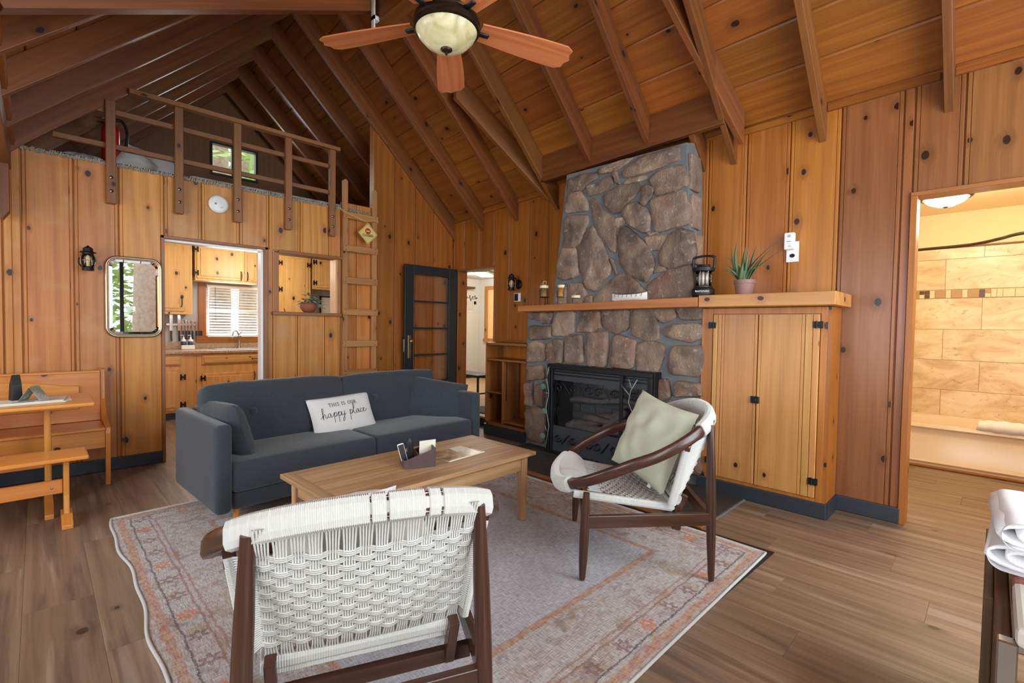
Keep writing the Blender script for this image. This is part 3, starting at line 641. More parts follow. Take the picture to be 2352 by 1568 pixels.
LOWER=[[(3.481,1.382),(3.291,1.393),(3.298,1.317),(3.453,1.33)],[(3.3,1.393),(3.143,1.391),(3.173,1.287),(3.281,1.292)],[(3.133,1.281),(3.079,1.385),(2.873,1.401),(2.875,1.2),(2.981,1.167),(3.13,1.17)],[(2.831,1.206),(2.778,1.394),(2.582,1.403),(2.558,1.251),(2.66,1.215)],[(2.548,1.397),(2.273,1.41),(2.275,1.249),(2.393,1.204),(2.484,1.224),(2.532,1.285)],[(2.225,1.409),(2.027,1.417),(1.989,1.268),(1.987,1.161),(2.065,1.148),(2.231,1.191)],[(2.027,1.422),(1.853,1.424),(1.84,1.339),(1.946,1.301),(2.003,1.35)],[(1.832,1.419),(1.63,1.42),(1.627,1.329),(1.777,1.329)],[(3.46,1.253),(3.172,1.256),(3.17,1.132),(3.44,1.111)],[(1.939,1.238),(1.87,1.279),(1.626,1.291),(1.623,1.186),(1.711,1.145),(1.921,1.188)],[(3.217,1.068),(3.121,1.121),(3.01,1.112),(3.005,0.901),(3.197,0.888)],[(2.972,1.15),(2.772,1.173),(2.751,0.911),(2.959,0.892)],[(2.708,1.191),(2.484,1.213),(2.48,1.052),(2.496,0.9),(2.68,0.893),(2.712,1.041)],[(2.424,1.164),(2.367,1.182),(2.194,1.139),(2.217,0.903),(2.437,0.898)],[(2.181,1.107),(2.076,1.143),(1.919,1.102),(1.959,0.952),(1.99,0.878),(2.163,0.886),(2.19,1.001)],[(1.855,1.1),(1.612,1.119),(1.608,0.995),(1.634,0.878),(1.849,0.88),(1.888,0.937)],[(3.483,1.058),(3.37,1.094),(3.25,1.054),(3.238,0.905),(3.488,0.876)],[(3.487,0.824),(3.262,0.853),(3.234,0.717),(3.483,0.675)],[(3.5,0.641),(3.395,0.664),(3.398,0.419),(3.496,0.419)],[(3.351,0.63),(3.233,0.685),(3.236,0.427),(3.355,0.437)],[(3.503,0.366),(3.32,0.403),(3.227,0.39),(3.227,0.062),(3.47,0.056)],[(2.016,0.804),(1.89,0.826),(1.86,0.698),(2.005,0.608)],[(1.805,0.823),(1.618,0.822),(1.61,0.726),(1.822,0.697)],[(1.993,0.579),(1.853,0.668),(1.839,0.519),(1.991,0.476)],[(1.816,0.663),(1.614,0.692),(1.605,0.524),(1.806,0.484)],[(1.984,0.446),(1.838,0.479),(1.823,0.32),(1.98,0.301)],[(1.794,0.445),(1.608,0.485),(1.599,0.313),(1.795,0.285)],[(1.979,0.26),(1.832,0.278),(1.828,0.127),(1.975,0.105)],[(1.794,0.245),(1.598,0.274),(1.598,0.11),(1.795,0.074)]]
# ================================================================ stone chimney
body = MB()
for y0, y1, z0, z1 in ((1.62,1.98,0,1.41),(3.09,3.50,0,1.40),(1.98,3.09,.86,1.41)): body.box(3.70, 3.975, y0, y1, z0, z1)
body.hexa([(3.61,1.66,1.42),(3.975,1.74,1.42),(3.975,3.06,1.42),(3.61,3.08,1.42),(3.61,1.745,2.70),(3.975,1.78,2.80),(3.975,2.90,2.80),(3.61,2.93,2.70)])
chim = empty('stone_chimney', (3.8,2.4,0), 0, 'brown rubble stone chimney with grey mortar rising from the floor to the roof boards', 'chimney')
def local(o): o.matrix_parent_inverse = chim.matrix_world.inverted(); return o
chim_m = body
for i, v in enumerate(chim_m.v): chim_m.v[i] = v-Vector((3.8,2.4,0))
chim_m.build('mortar_core', M['mortar'], chim)
def stone_piece(poly, X, proud):
    # smooth outline, rounded face
    p = [Vector((a,b)) for a, b in poly]; q = []; c0 = sum(p, Vector((0,0)))/len(p); p = [c0+(v-c0)*(1+.016/max(.03,(v-c0).length)) for v in p]
    n = len(p)
    for i in range(n):
        a, b = p[i], p[(i+1)%n]
        L = (b-a).length
        if L > .09: q += [a*.9+b*.1, a*.66+b*.34+Vector((rnd(-.006,.006),rnd(-.006,.006))), a*.33+b*.67+Vector((rnd(-.006,.006),rnd(-.006,.006))), a*.1+b*.9]
        else: q += [a*.8+b*.2, a*.2+b*.8]
    c = sum(q, Vector((0,0)))/len(q); m = MB(); vs = []; k = len(q)
    sd = rnd(0, 50)
    for s_, d in ((1.0,-.02),(1.0,.012),(.965,proud*.75),(.87,proud),(.62,proud*1.1),(.34,proud*1.12)):
        for v in q:
            w = c+(v-c)*s_; nn = noise.noise(Vector((w.x*13+sd, w.y*13, sd)))*.02*(1 if d > .012 else 0)
            vs.append((X-d-nn-3.8, w.x-2.4, w.y))
    vs.append((X-proud*1.12-3.8, c.x-2.4, c.y))
    fs = [(r*k+i, r*k+(i+1)%k, (r+1)*k+(i+1)%k, (r+1)*k+i) for r in range(5) for i in range(k)]+[(5*k+i, 5*k+(i+1)%k, 6*k) for i in range(k)]
    m.add(vs, fs); o = m.build('stone', M['stone'], chim, smooth='auto'); return o
for p in UPPER: stone_piece(p, 3.615, rnd(.018,.035))
for p in LOWER: stone_piece(p, 3.705, rnd(.025,.05))
for y, z0, z1 in ((1.665,1.5,1.72),(1.68,1.76,2.0),(1.70,2.04,2.3),(1.715,2.34,2.62)):   # stones of the side return
    m = MB(); m.box(3.63-3.8, 3.80-3.8, y-.012-2.4, y-2.4+.03, z0, z1, .012); m.build('stone', M['stone'], chim)
# firebox inside the breast
fb = MB()
for b in ((3.95,3.97,1.98,3.09,0,.86),(3.70,3.97,1.98,2.0,0,.86),(3.70,3.97,3.07,3.09,0,.86),(3.70,3.97,1.98,3.09,.84,.86),(3.70,3.97,1.98,3.09,0,.2)): fb.box(*b)
hearth_root = empty('gas_fireplace', (3.62,2.53,0), 0, 'black gas fireplace insert with glass front, ceramic logs and scrolled panels', 'fireplace')
def fl_(mb, name, mat, parent=None, smooth=False, **k):
    for i, v in enumerate(mb.v): mb.v[i] = v-Vector((3.62,2.53,0))
    return mb.build(name, mat, parent or hearth_root, smooth, **k)
fl_(fb, 'firebox', M['firebrick'])
nbr = 0
for r in range(7):
    for k in range(6):
        y0 = 2.02+k*.19-(.09 if r % 2 else 0); y1 = y0+.18
        y0 = max(y0,2.01); y1 = min(y1,3.06)
        if y1-y0 > .03:
            fl_(MB().box(3.935,3.95,y0,y1,.22+r*.085,.22+r*.085+.075,.004), 'brick', M['firebrick'])
FX = 3.585
m = MB()
m.box(FX,3.70,3.05,3.115,0,.885); m.box(FX,3.70,1.95,2.015,0,.885); m.box(FX,3.70,2.015,3.05,.835,.885); m.box(FX,3.70,2.015,3.05,0,.03)
fl_(m, 'outer_frame', M['black_metal'], bevel=.004)
m = MB(); m.box(FX+.03,FX+.05,2.015,3.05,.73,.835); m.box(FX+.03,FX+.05,2.015,3.05,.03,.28)
fl_(m, 'panel', plain('graphite_panel','43474b',.45,.3))
for z in (.78,.81): fl_(MB().box(FX+.015,FX+.03,2.02,3.045,z,z+.012), 'louver', M['black_metal'])
fl_(MB().box(FX+.04,FX+.043,2.02,3.04,.28,.74), 'glass_front', M['smoked'])
m = MB(); m.box(FX-.02,FX,1.96,3.10,.84,.88); m.box(FX-.02,FX,1.96,1.99,.0,.84); m.box(FX-.02,FX,3.07,3.10,0,.84); m.box(FX-.02,FX,2.24,2.27,0,.84); m.box(FX-.02,FX,1.99,3.07,0,.025)
screen = empty('fire_screen', (FX-.02,2.53,0), 0, 'black flat fire screen with wire twigs and small green pinecones before the gas fireplace', 'fire screen')
def sc_(mb, name, mat, smooth=False, parent=None, **k):
    for i, v in enumerate(mb.v): mb.v[i] = v-Vector((FX-.02,2.53,0))
    return mb.build(name, mat, parent or screen, smooth, **k)
sc_(m, 'screen_frame', M['black_metal'], bevel=.003)
twig = plain('grey_wire_twig', '8a8882', .5, .6); cone = plain('verdigris_cone', '5c7464', .7, .3)
def twigs(lines):
    m = MB()
    for l in lines: m.tube([(FX-.035, a, b) for a, b in l], .0045, 6)
    sc_(m, 'wire_twig', twig, True)
twigs([[(3.075,.85),(3.085,.74),(3.06,.6),(3.09,.45),(3.05,.28),(3.09,.05)],[(3.06,.86),(3.085,.74)],[(3.12,.60),(3.065,.6)],[(3.10,.28),(3.08,.22)]])
twigs([[(2.09,.82),(2.15,.72),(2.17,.62),(2.09,.46),(2.02,.38)],[(2.17,.82),(2.14,.73)],[(2.24,.76),(2.16,.68)],[(2.03,.56),(2.08,.46)],[(2.08,.42),(2.16,.25),(2.22,.16),(2.17,.03)]])
for y, z in ((3.125,.66),(3.10,.42),(3.12,.17),(2.07,.60),(2.13,.36)):
    m = MB(); c = Vector((FX-.05,y,z))
    for i in range(60):
        a = i*2.4; h = 1-2*(i+.5)/60; r = math.sqrt(1-h*h); d = Vector((math.cos(a)*r, math.sin(a)*r, h)); p = c+d*.022
        t = d.orthogonal()*.008; u = d.cross(t)
        m.add([p-t, p+u, p+t, p-u, p+d*.01], [(0,1,4),(1,2,4),(2,3,4),(3,0,4)])
    m.lathe([(.0,-.02),(.018,-.01),(.02,.004),(.0,.02)], 10, tuple(c)); sc_(m, 'pinecone', cone)
def scroll(y, z, s, sx, n=22):
    return [(FX+.022, y+sx*s*(.045+.0)*math.cos(t)*(1-t/9.2), z+s*.045*math.sin(t)*(1-t/9.2)) for t in [i*7.6/n for i in range(n)]]
m = MB()
for zz, ss_ in ((.655,1),(.165,-1)):
    for y, sx in ((2.98,1),(2.80,-1),(2.62,1),(2.52,-1),(2.34,1),(2.16,-1),(2.06,1)):
        fl_(MB().tube(scroll(y, zz, ss_, sx), .007, 6), 'scroll', M['black_metal'], smooth=True)
    for a, b in ((2.93,2.84),(2.75,2.66),(2.47,2.39),(2.29,2.20)):
        fl_(MB().tube(bez([(FX+.022,a,zz+.05*ss_),(FX+.022,(a+b)/2,zz),(FX+.022,b,zz-.05*ss_)],6), .007, 6), 'scroll_bar', M['black_metal'], smooth=True)
for (a, b, r) in (((3.72,2.95,.26),(3.86,2.35,.46),.055),((3.74,2.85,.27),(3.84,2.2,.30),.05),((3.72,2.75,.38),(3.80,2.05,.40),.035),((3.76,2.55,.30),(3.72,2.3,.50),.035),((3.80,2.98,.52),(3.85,2.05,.60),.03)):
    pts = [Vector(a).lerp(Vector(b), i/8)+Vector((0,0,.012*math.sin(i*1.7))) for i in range(9)]
    fl_(MB().tube(pts, [r*(.8+.25*math.sin(i*2.1+a[1])**2) for i in range(9)], 10), 'log', M['log'], smooth=True)
m = MB()
for i in range(160):
    x, y, r = rnd(3.68,3.9), rnd(2.1,3.0), rnd(.006,.02)
    m.lathe([(0,-r),(r,0),(0,r)], 5, (x, y, .21+rnd(0,.03)))
fl_(m, 'embers', plain('ember_rock','2c2c2c',.6,nz=.5,nsc=60), kind='stuff')
# hearth tiles
ht = st(MB().box(2.99,3.72,1.25,3.46,.0,.006).build('floor_hearth', M['mortar']))
for i in range(3):
    for k in range(7):
        x0 = 2.995+i*.24; y0 = 1.26+k*.315
        MB().box(x0,x0+.236,y0,min(y0+.311,3.455),.002,.012,.002).build('tile', M['slate'], ht)
st(MB().box(2.93,2.99,1.25,3.52,0,.014,.004).build('trim_11', WTr, grain=(0,1,0)))
# ---- mantel
mt = empty('mantel_shelf', (3.74,2.5,1.45), 0, 'long thick pine mantel shelf across the stone chimney, sagging to the left', 'mantel')
m = MB(); m.hexa([(-.24,-.93,-.034),(.22,-.93,-.034),(.22,.955,-.052),(-.24,.955,-.052),(-.24,-.93,.040),(.22,-.93,.040),(.22,.955,.008),(-.24,.955,.008)])
m.build('board', WMa, mt, grain=(0,1,0), bevel=.006)
# ---- cupboard beside the chimney
cu = empty('wall_cupboard', (3.7,1.18,0), 0, 'tall pine plank cupboard with two doors and black hinges right of the stone chimney', 'cupboard')
def cu_(mb, name, mat, parent=None, smooth=False, **k):
    for i, v in enumerate(mb.v): mb.v[i] = v-Vector((3.7,1.18,0))
    return mb.build(name, mat, parent or cu, smooth, **k)
cu_(MB().box(3.69,3.96,.755,.775,0,1.41), 'side_panel', WR, grain=(0,0,1)); m = MB(); m.box(3.69,3.705,.7755,.815,.0,1.41); m.box(3.69,3.705,1.53,1.615,.0,1.41); m.box(3.69,3.705,.815,1.53,1.365,1.41); m.box(3.69,3.705,.815,1.53,0,.125); m.box(3.705,3.715,.815,1.53,.1,1.38)
cu_(m, 'frame', WS, grain=(0,0,1), bevel=.002)
cu_(MB().box(3.672,3.69,.745,1.615,0,.105,.006).box(3.69,3.96,.742,.755,0,.105), 'plinth', M['black_trim'])
def plankdoor(y0, y1, cuts):
    d = cu_(MB().box(3.692,3.70,y0,y1,.13,1.36), 'door', WCab, grain=(0,0,1))
    ys_ = [y0]+cuts+[y1]
    for a, b in zip(ys_[:-1], ys_[1:]):
        w = b-a; pr = [(0.001,.012),(.001,.004),(.004,0)]+([(.018,0),(.021,.004),(.024,0),(w-.024,0),(w-.021,.004),(w-.018,0)] if w > .1 else [])+[(w-.004,0),(w-.001,.004),(w-.001,.012)]
        vs = []
        for u, dd in pr:
            for z in (.13,1.36): vs.append((3.682+dd, a+u, z))
        n = len(pr); mm = MB().add(vs, [(2*i,2*i+1,2*i+3,2*i+2) for i in range(n-1)]+[(0,2*n-2,2*n-1,1)])
        cu_(mm, 'plank', WCab, d, grain=(0,0,1))
    return d
plankdoor(1.205, 1.525, [1.46,1.49]); plankdoor(.82, 1.20, [.86,.905])
def hinge(y, z, s=1):
    m = MB(); m.prism([(y-.028*s,z-.02),(y-.022*s,z-.025),(y+.005*s,z-.018),(y+.005*s,z+.018),(y-.022*s,z+.025),(y-.028*s,z+.02)][::int(s)], 'x', 3.672, 3.682); m.tube([(3.674,y+.008*s,z-.025),(3.674,y+.008*s,z+.025)], .005, 8); m.box(3.676,3.686,min(y+.01*s,y+.026*s),max(y+.01*s,y+.026*s),z-.022,z+.022)
    cu_(m, 'hinge', M['iron'])
hinge(.83,1.29); hinge(.83,.24); hinge(1.53,1.28,-1); hinge(1.53,.24,-1)
m = MB(); m.box(3.668,3.684,1.18,1.235,.72,.77,.003); m.box(3.66,3.67,1.195,1.22,.735,.758,.003); cu_(m, 'latch', M['iron'])
tc_ = empty('cupboard_top', (3.74,1.13,1.45), 0, 'thick light pine slab capping the plank cupboard, end of the mantel', 'mantel')
m = MB(); m.box(-.24,.22,-.43,.435,-.037,.050); m.build('board', WCab, tc_, grain=(0,1,0), bevel=.005)

# ---- bookcase nook unit left of the chimney
bk = empty('open_bookcase', (3.83,3.83,0), 0, 'small open wooden shelf unit with rounded corner between hall doorway and stone chimney', 'bookcase')
def bk_(mb, name, mat, smooth=False, **k):
    for i, v in enumerate(mb.v): mb.v[i] = v-Vector((3.83,3.83,0))
    return mb.build(name, mat, bk, smooth, **k)
def slab(z0, z1, x0=3.69, y1=4.175):
    m = MB(); m.prism([(x0,3.505),(3.975,3.505),(3.975,y1),(x0+.08,y1),(x0+.02,y1-.02),(x0,y1-.08)], 'z', z0, z1); return m
bk_(slab(0,.115,3.665,4.185), 'plinth', M['black_trim'])
bk_(slab(.115,.145), 'base_board', WSh, grain=(0,1,0), bevel=.003)
bk_(slab(1.035,1.06,3.68,4.18), 'top_board', WSh, grain=(0,1,0), bevel=.004)
bk_(MB().box(3.955,3.975,3.505,4.175,1.06,1.085), 'upstand', WSh, grain=(0,1,0), bevel=.003)
bk_(slab(.855,.875), 'shelf', WSh, grain=(0,1,0), bevel=.003)
bk_(MB().box(3.71,3.97,3.9,4.165,.48,.497), 'shelf', WSh, grain=(0,1,0), bevel=.002)
bk_(MB().box(3.70,3.97,3.51,3.865,.165,.19), 'shelf', WSh, grain=(0,1,0), bevel=.002)
bk_(MB().box(3.71,3.975,4.155,4.175,.145,1.035), 'side_panel', WSh, bevel=.002)
bk_(MB().box(3.70,3.975,3.865,3.885,.145,.855), 'divider', WSh, bevel=.002)
bk_(MB().box(3.715,3.975,3.505,3.52,.145,1.035), 'side_panel', WSh, bevel=.002)
for x in (3.74,3.93): bk_(MB().box(x,x+.014,3.858,3.865,.40,.84), 'shelf_rail', M['steel'])
o = MB().box(-.004,.004,-.02,.02,-.05,.05,.003).build('wall_socket', M['black_rubber']); o.location = (3.972,3.62,.37); tag(o, 'black wall socket low inside the open bookcase', 'socket')

# ================================================================ kitchen beyond
kw = MB()
for x0,x1,z0,z1 in ((.6,1.69,0,2.5),(2.42,4.1,0,2.5),(1.69,2.42,0,1.05),(1.69,2.42,1.77,2.5)): kw.box(x0,x1,7.86,7.98,z0,z1)
kwo = st(kw.build('wall_kitchen_window', M['grey_wall']))
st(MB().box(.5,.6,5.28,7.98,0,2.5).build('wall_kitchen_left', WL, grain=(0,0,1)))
st(MB().box(3.90,3.96,5.28,7.86,0,2.39).build('wall_kitchen_right', M['grey_wall']))
window('window_5', 'y', 7.87, 1.69, 2.42, 1.05, 1.77, M['white'], (), fw=.035)
MB().box(1.72,2.39,7.90,7.93,1.40,1.425).build('window_bar', M['white'], None)['kind'] = 'structure'
wc = MB().box(1.60,1.69,7.83,7.86,.97,1.79).build('trim_12', WR, grain=(0,0,1)); wc['kind'] = 'structure'
wc = MB().box(1.57,2.5,7.82,7.86,.955,1.05).build('trim_13', WR, grain=(1,0,0)); wc['kind'] = 'structure'
bl = empty('window_blind', (2.05,7.82,1.77), 0, 'white horizontal slat blind in the kitchen window', 'blind')
MB().box(-.35,.36,-.01,.03,-.04,.0,.003).build('head_rail', M['white'], bl)
for i in range(17):
    z = -.065-i*.04
    m = MB(); m.hexa([(-.345,-.012,z-.006),(.355,-.012,z-.006),(.355,.018,z+.008),(-.345,.018,z+.008),(-.345,-.012,z-.004),(.355,-.012,z-.004),(.355,.018,z+.010),(-.345,.018,z+.010)]); m.build('slat', M['white'], bl)
MB().box(-.345,.355,-.012,.018,-.735,-.722).build('bottom_rail', M['white'], bl)
m = MB(); m.tube([(-.25,-.02,-.03),(-.25,-.02,-.5)], .003, 5); m.build('wand', M['black_rubber'], bl)
# base cabinets
def hhinge(parent, x, y, z):
    m = MB(); m.box(x-.03,x-.012,y-.006,y,z-.035,z+.035); m.box(x+.012,x+.03,y-.006,y,z-.035,z+.035); m.box(x-.012,x+.012,y-.006,y,z-.012,z+.012); m.build('hinge', M['iron'], parent)
def pull(parent, x, y, z, horiz=False):
    m = MB(); L = .05
    P = (lambda t, d: (x+t, y-d, z)) if horiz else (lambda t, d: (x, y-d, z+t))
    m.tube([P(-L,.0),P(-L*.8,.02),P(0,.026),P(L*.8,.02),P(L,.0)], [.004,.005,.006,.005,.004], 6)
    for s in (-1,1):
        c = P(s*L*1.1, .003); m.lathe([(.0,-.012),(.009,0),(0,.012)], 6, c)
    m.build('handle', M['iron'], parent)
def shaker(root, name, x0, x1, z0, z1, y, mat, f=.05, raised=True):
    d = MB().box(x0,x1,y-.012,y,z0,z1,.003).build(name, mat, root, grain=(0,0,1) if (z1-z0) > (x1-x0)*.6 else (1,0,0))
    MB().box(x0+f,x1-f,y-.020,y-.011,z0+f*.8,z1-f*.8,.007).build('raised_panel', mat, d, grain=(0,0,1) if (z1-z0) > (x1-x0)*.6 else (1,0,0))
    return d
def cab(name, x0, x1, z0, z1, yf, yb, mat, label):
    r = empty(name, ((x0+x1)/2, yf, z0), 0, label, 'cabinet')
    m = MB(); m.box(x0-(x0+x1)/2+.001, x1-(x0+x1)/2-.001, 0, yb-yf, 0, z1-z0); m.build('carcass', mat, r, grain=(0,0,1), bevel=.002); return r
c1 = cab('base_cabinet', .62, 1.46, .09, .835, 7.27, 7.855, WKl, 'pine base cabinet with drawer over door at left end of the kitchen counter')
X0 = (.62+1.46)/2
MB().box(-.42,.42,.04,.5,-.09,0).build('toe_kick', M['black_trim'], c1)
d = shaker(c1,'drawer',-.28,.25,.60,.72,0,WKl,.02); pull(d,-.12,-.02,.66,True)
d = shaker(c1,'door',-.28,.24,.03,.56,0,WKl); hhinge(d,.27,-.012,.45); hhinge(d,.27,-.012,.1)
c2 = cab('sink_cabinet', 1.46, 2.32, .09, .835, 7.27, 7.855, WKl, 'pine sink cabinet with false drawer front below the kitchen window')
MB().box(-.43,.43,.04,.5,-.09,0).build('toe_kick', M['black_trim'], c2)
d = shaker(c2,'drawer',-.37,.41,.60,.72,0,WKl,.02); pull(d,.28,-.02,.66,True)
d = shaker(c2,'door',-.37,.28,.03,.48,0,WKl); hhinge(d,-.36,-.012,.42); pull(d,.25,-.02,.42)
d = shaker(c2,'door',.31,.42,.03,.48,0,WKl,.03); pull(d,.36,-.02,.42)
dw = empty('dishwasher', (2.62,7.25,.09), 0, 'dark dishwasher edge standing right of the pine sink cabinet', 'dishwasher')
MB().box(-.29,.29,0,.6,0,.76,.008).build('body', M['black_rubber'], dw); MB().box(-.25,.25,-.03,-.015,.66,.68,.004).build('handle', M['steel'], dw)
wt = empty('kitchen_worktop', (1.9,7.5,.835), 0, 'speckled beige worktop with upstand under the kitchen window', 'worktop')
MB().box(-1.28,1.2,-.26,.36,0,.038,.006).build('top', M['granite'], wt); MB().box(-1.28,1.2,.33,.36,.038,.13,.003).build('upstand', M['granite'], wt)
sk = empty('kitchen_sink', (2.05,7.55,.875), 0, 'shallow stainless sink rim set in the speckled worktop', 'sink')
m = MB(); m.prism([(-.36,-.2),(.33,-.2),(.36,-.17),(.36,.17),(.33,.2),(-.33,.2),(-.36,.17),(-.36,-.17)], 'z', 0, .006); m.build('rim', M['steel'], sk)
fa = empty('kitchen_faucet', (2.07,7.68,.875), 0, 'brushed steel gooseneck faucet at the kitchen sink', 'faucet')
MB().lathe([(.028,0),(.028,.01),(.022,.02),(.02,.15),(.024,.17),(.02,.19),(0,.2)], 16).build('body', M['steel'], fa, True)
m = MB(); m.tube(bez([(0,0,.15),(-.03,-.01,.24),(-.08,-.03,.24),(-.10,-.04,.17)],8), .010, 10); m.tube([(-.10,-.04,.18),(-.105,-.042,.13)], [.014,.018], 10); m.build('spout', M['steel'], fa, True)
m = MB(); m.tube([(0,0,.19),(.02,0,.23),(.035,0,.245)], [.008,.006,.009], 8); m.build('lever', M['steel'], fa, True)
sp = empty('soap_sprayer', (2.46,7.66,.875), 0, 'small white and chrome side sprayer at the far right of the kitchen sink', 'sprayer')
m = MB(); m.lathe([(.022,0),(.018,.02),(.012,.06),(.016,.1),(.012,.13),(0,.135)], 12); m.build('body', M['chrome'], sp, True)
for x, lb in ((1.395,'left'),(1.475,'right')):
    r = empty('soap_bottle', (x,7.68,.876), 0, 'white and blue pump soap bottle behind white caddy, the %s one' % lb, 'bottle', 'soap bottles on the kitchen counter')
    MB().lathe([(.028,0),(.03,.01),(.03,.11),(.022,.13),(.01,.14),(.01,.16)],14).build('body', M['white'], r, True)
    MB().lathe([(.0305,.04),(.0305,.105)],14).build('label_band', plain('label_blue','2c4870',.5), r, True)
    m = MB(); m.tube([(0,0,.16),(0,0,.185),(-.03,0,.185)], .005, 6); m.build('pump', M['white'], r)
cd = empty('soap_caddy', (1.43,7.61,.875), 0, 'white box caddy on the counter before two soap bottles', 'caddy')
MB().box(-.075,.075,-.03,.03,0,.055,.004).build('box', M['white'], cd)
# knives on a magnetic board
kb = empty('knife_board', (1.42,7.855,1.17), 0, 'grey magnetic strip holding the knives under the pine wall cabinet', 'knife rack')
MB().box(-.19,.17,-.012,0,.02,.05,.002).build('strip', M['steel'], kb)
for i, (x, L, hl, hm) in enumerate(((-.135,.24,.14,'brown'),(-.045,.22,.14,'black'),(.0,.13,.12,'brown'),(.035,.16,.12,'black'),(.07,.15,.12,'black'),(.11,.16,.12,'black'),(.155,.14,.12,'black'),(.19,.12,.12,'black'),(.215,.10,.11,'black'))):
    ordn = ['first','second','third','fourth','fifth','sixth','seventh','eighth','ninth'][i]
    r = empty('kitchen_knife', (1.42+x,7.84,1.17), 0, '%s kitchen knife from the left on the magnetic strip, %s' % (ordn, 'brown wooden handle' if hm == 'brown' else 'black handle'), 'knife', 'knives on the magnetic strip')
    w = .018 if i < 2 else .010
    MB().prism([(-w,-.05),(w,-.05),(w,L-.08),(w*.3,L-.05),(-w,L-.06)], 'y', -.004, -.001).build('blade', M['chrome'], r)
    MB().prism([(-.011,-.05),(.011,-.05),(.009,-.05-hl*.5),(.013,-.05-hl),(-.009,-.05-hl),(-.011,-.05-hl*.5)][::-1], 'y', -.014, .001).build('handle', M['black_rubber'] if hm == 'black' else plain('knife_brown','4c3020',.5), r, bevel=.002)
# wall cabinets
u1 = cab('wall_cabinet', .72, 1.47, 1.34, 2.295, 7.52, 7.855, WK, 'tall pine wall cabinet above the kitchen knives')
d = shaker(u1,'door',-.30,.28,.04,.92,0,WK,.05); pull(d,.25,-.02,.16)
u2 = cab('wall_cabinet', 1.50, 2.26, 1.80, 2.295, 7.52, 7.855, WK, 'wide short pine wall cabinet above the kitchen window')
d = shaker(u2,'door',-.36,.20,.03,.46,0,WK,.04); hhinge(d,-.37,-.012,.41); hhinge(d,-.37,-.012,.1); pull(d,.17,-.02,.1)
d = shaker(u2,'door',.215,.37,.03,.46,0,WK,.03); pull(d,.25,-.02,.1)
u3 = cab('tall_pantry_cabinet', 2.42, 3.02, .9, 2.295, 7.50, 7.855, WK, 'tall pine cabinet with black hinges seen through the pass-through', )
d = shaker(u3,'door',-.12,.26,.03,1.36,0,WK,.05); hhinge(d,.27,-.012,1.24); hhinge(d,-.15,-.012,1.24); hhinge(d,-.15,-.012,.85); pull(d,-.10,-.02,.5)
u4 = cab('wall_cabinet', 3.05, 3.86, 1.78, 2.295, 7.50, 7.855, WK, 'short pine wall cabinet over the grey wall at right in the pass-through')
d = shaker(u4,'door',-.36,.36,.03,.48,0,WK,.05); hhinge(d,-.37,-.012,.42); hhinge(d,-.37,-.012,.1)
pf = empty('framed_picture', (3.42,7.855,1.5), 0, 'small dark framed picture on the grey kitchen wall behind the potted plant', 'picture')
m = MB(); m.box(-.11,-.09,-.02,0,-.2,.2); m.box(.09,.11,-.02,0,-.2,.2); m.box(-.09,.09,-.02,0,.18,.2); m.box(-.09,.09,-.02,0,-.2,-.18); m.build('frame', M['iron'], pf)
MB().box(-.09,.09,-.008,0,-.18,.18).build('print', M['paper'], pf)
kl = empty('kitchen_ceiling_lamp', (2.20,6.9,2.30), 0, 'white dome kitchen ceiling lamp, lit, just inside the doorway top', 'lamp')
MB().lathe([(0,-.10),(.08,-.095),(.16,-.06),(.2,-.01),(.2,0)], 28).build('shade', M['lamp_on'], kl, True)
st(MB().box(.5,4.0,5.28,7.86,2.30,2.31).build('ceiling_kitchen', M['white_wall']))

# ================================================================ hall beyond the small doorway
for n, b in (('wall_hall_far',(6.93,7.03,3.5,8.2,0,2.3)),('wall_hall_back',(4.1,7.0,8.05,8.15,0,2.3)),('wall_hall_side',(4.1,7.0,3.4,3.5,0,2.3)),('wall_hall_near',(4.1,4.13,5.075,8.1,.0,2.3)),('wall_hall_near_b',(4.1,4.13,3.5,4.325,.0,2.3))):
    st(MB().box(*b).build(n, M['white_wall']))
st(MB().box(4.0,7.0,3.4,8.15,2.26,2.32).build('ceiling_hall', M['white_wall']))
st(MB().box(6.91,6.93,3.5,8.05,.11,.21).box(4.13,6.93,8.03,8.05,.11,.21).build('baseboard_hall', M['black_trim']))
hw = MB(); hw.box(6.895,6.93,7.73,7.82,.93,2.1); hw.box(6.895,6.93,6.8,7.73,2.02,2.1); hw.box(6.88,6.93,6.8,7.84,.91,.98)
o = st(hw.build('window_6', WCab, grain=(0,0,1))); MB().box(6.92,6.928,6.8,7.73,.98,2.02).build('pane', glow('daylight_glow_pane','e8b880',.25), o)  # pane emission stands in for daylight; the wall behind is solid
hl = empty('hall_ceiling_lamp', (5.9,6.72,2.26), .6, 'long flush ceiling lamp with lit white diffuser in the hall', 'lamp')
MB().box(-.3,.3,-.14,.14,-.05,0,.01).build('housing', M['steel'], hl); MB().box(-.28,.28,-.12,.12,-.08,-.045,.02).build('diffuser', M['lamp_on'], hl)
hb = empty('metal_frame_bench', (4.48,5.2,.11), 0, 'black metal framed bench standing in the hall behind the doorway', 'bench')
m = MB()
for x, y in ((0,0),(0,.9),(.35,0),(.35,.9)): m.box(x-.012,x+.012,y-.012,y+.012,0,.40)
for z in (.39,.15): m.box(-.012,.36,-.012,.012,z,z+.02); m.box(-.012,.36,.888,.912,z,z+.02); m.box(-.012,.012,0,.9,z,z+.02)
m.build('frame', M['black_metal'], hb); MB().box(-.01,.36,-.01,.91,.41,.425).build('seat', M['black_metal'], hb)
mtm = MB(); mtm.box(4.08,4.42,4.42,5.02,.119,.13,.004); o = mtm.build('door_mat', M['mat']); tag(o, 'speckled grey brown mat on the hall floor in the doorway', 'mat')
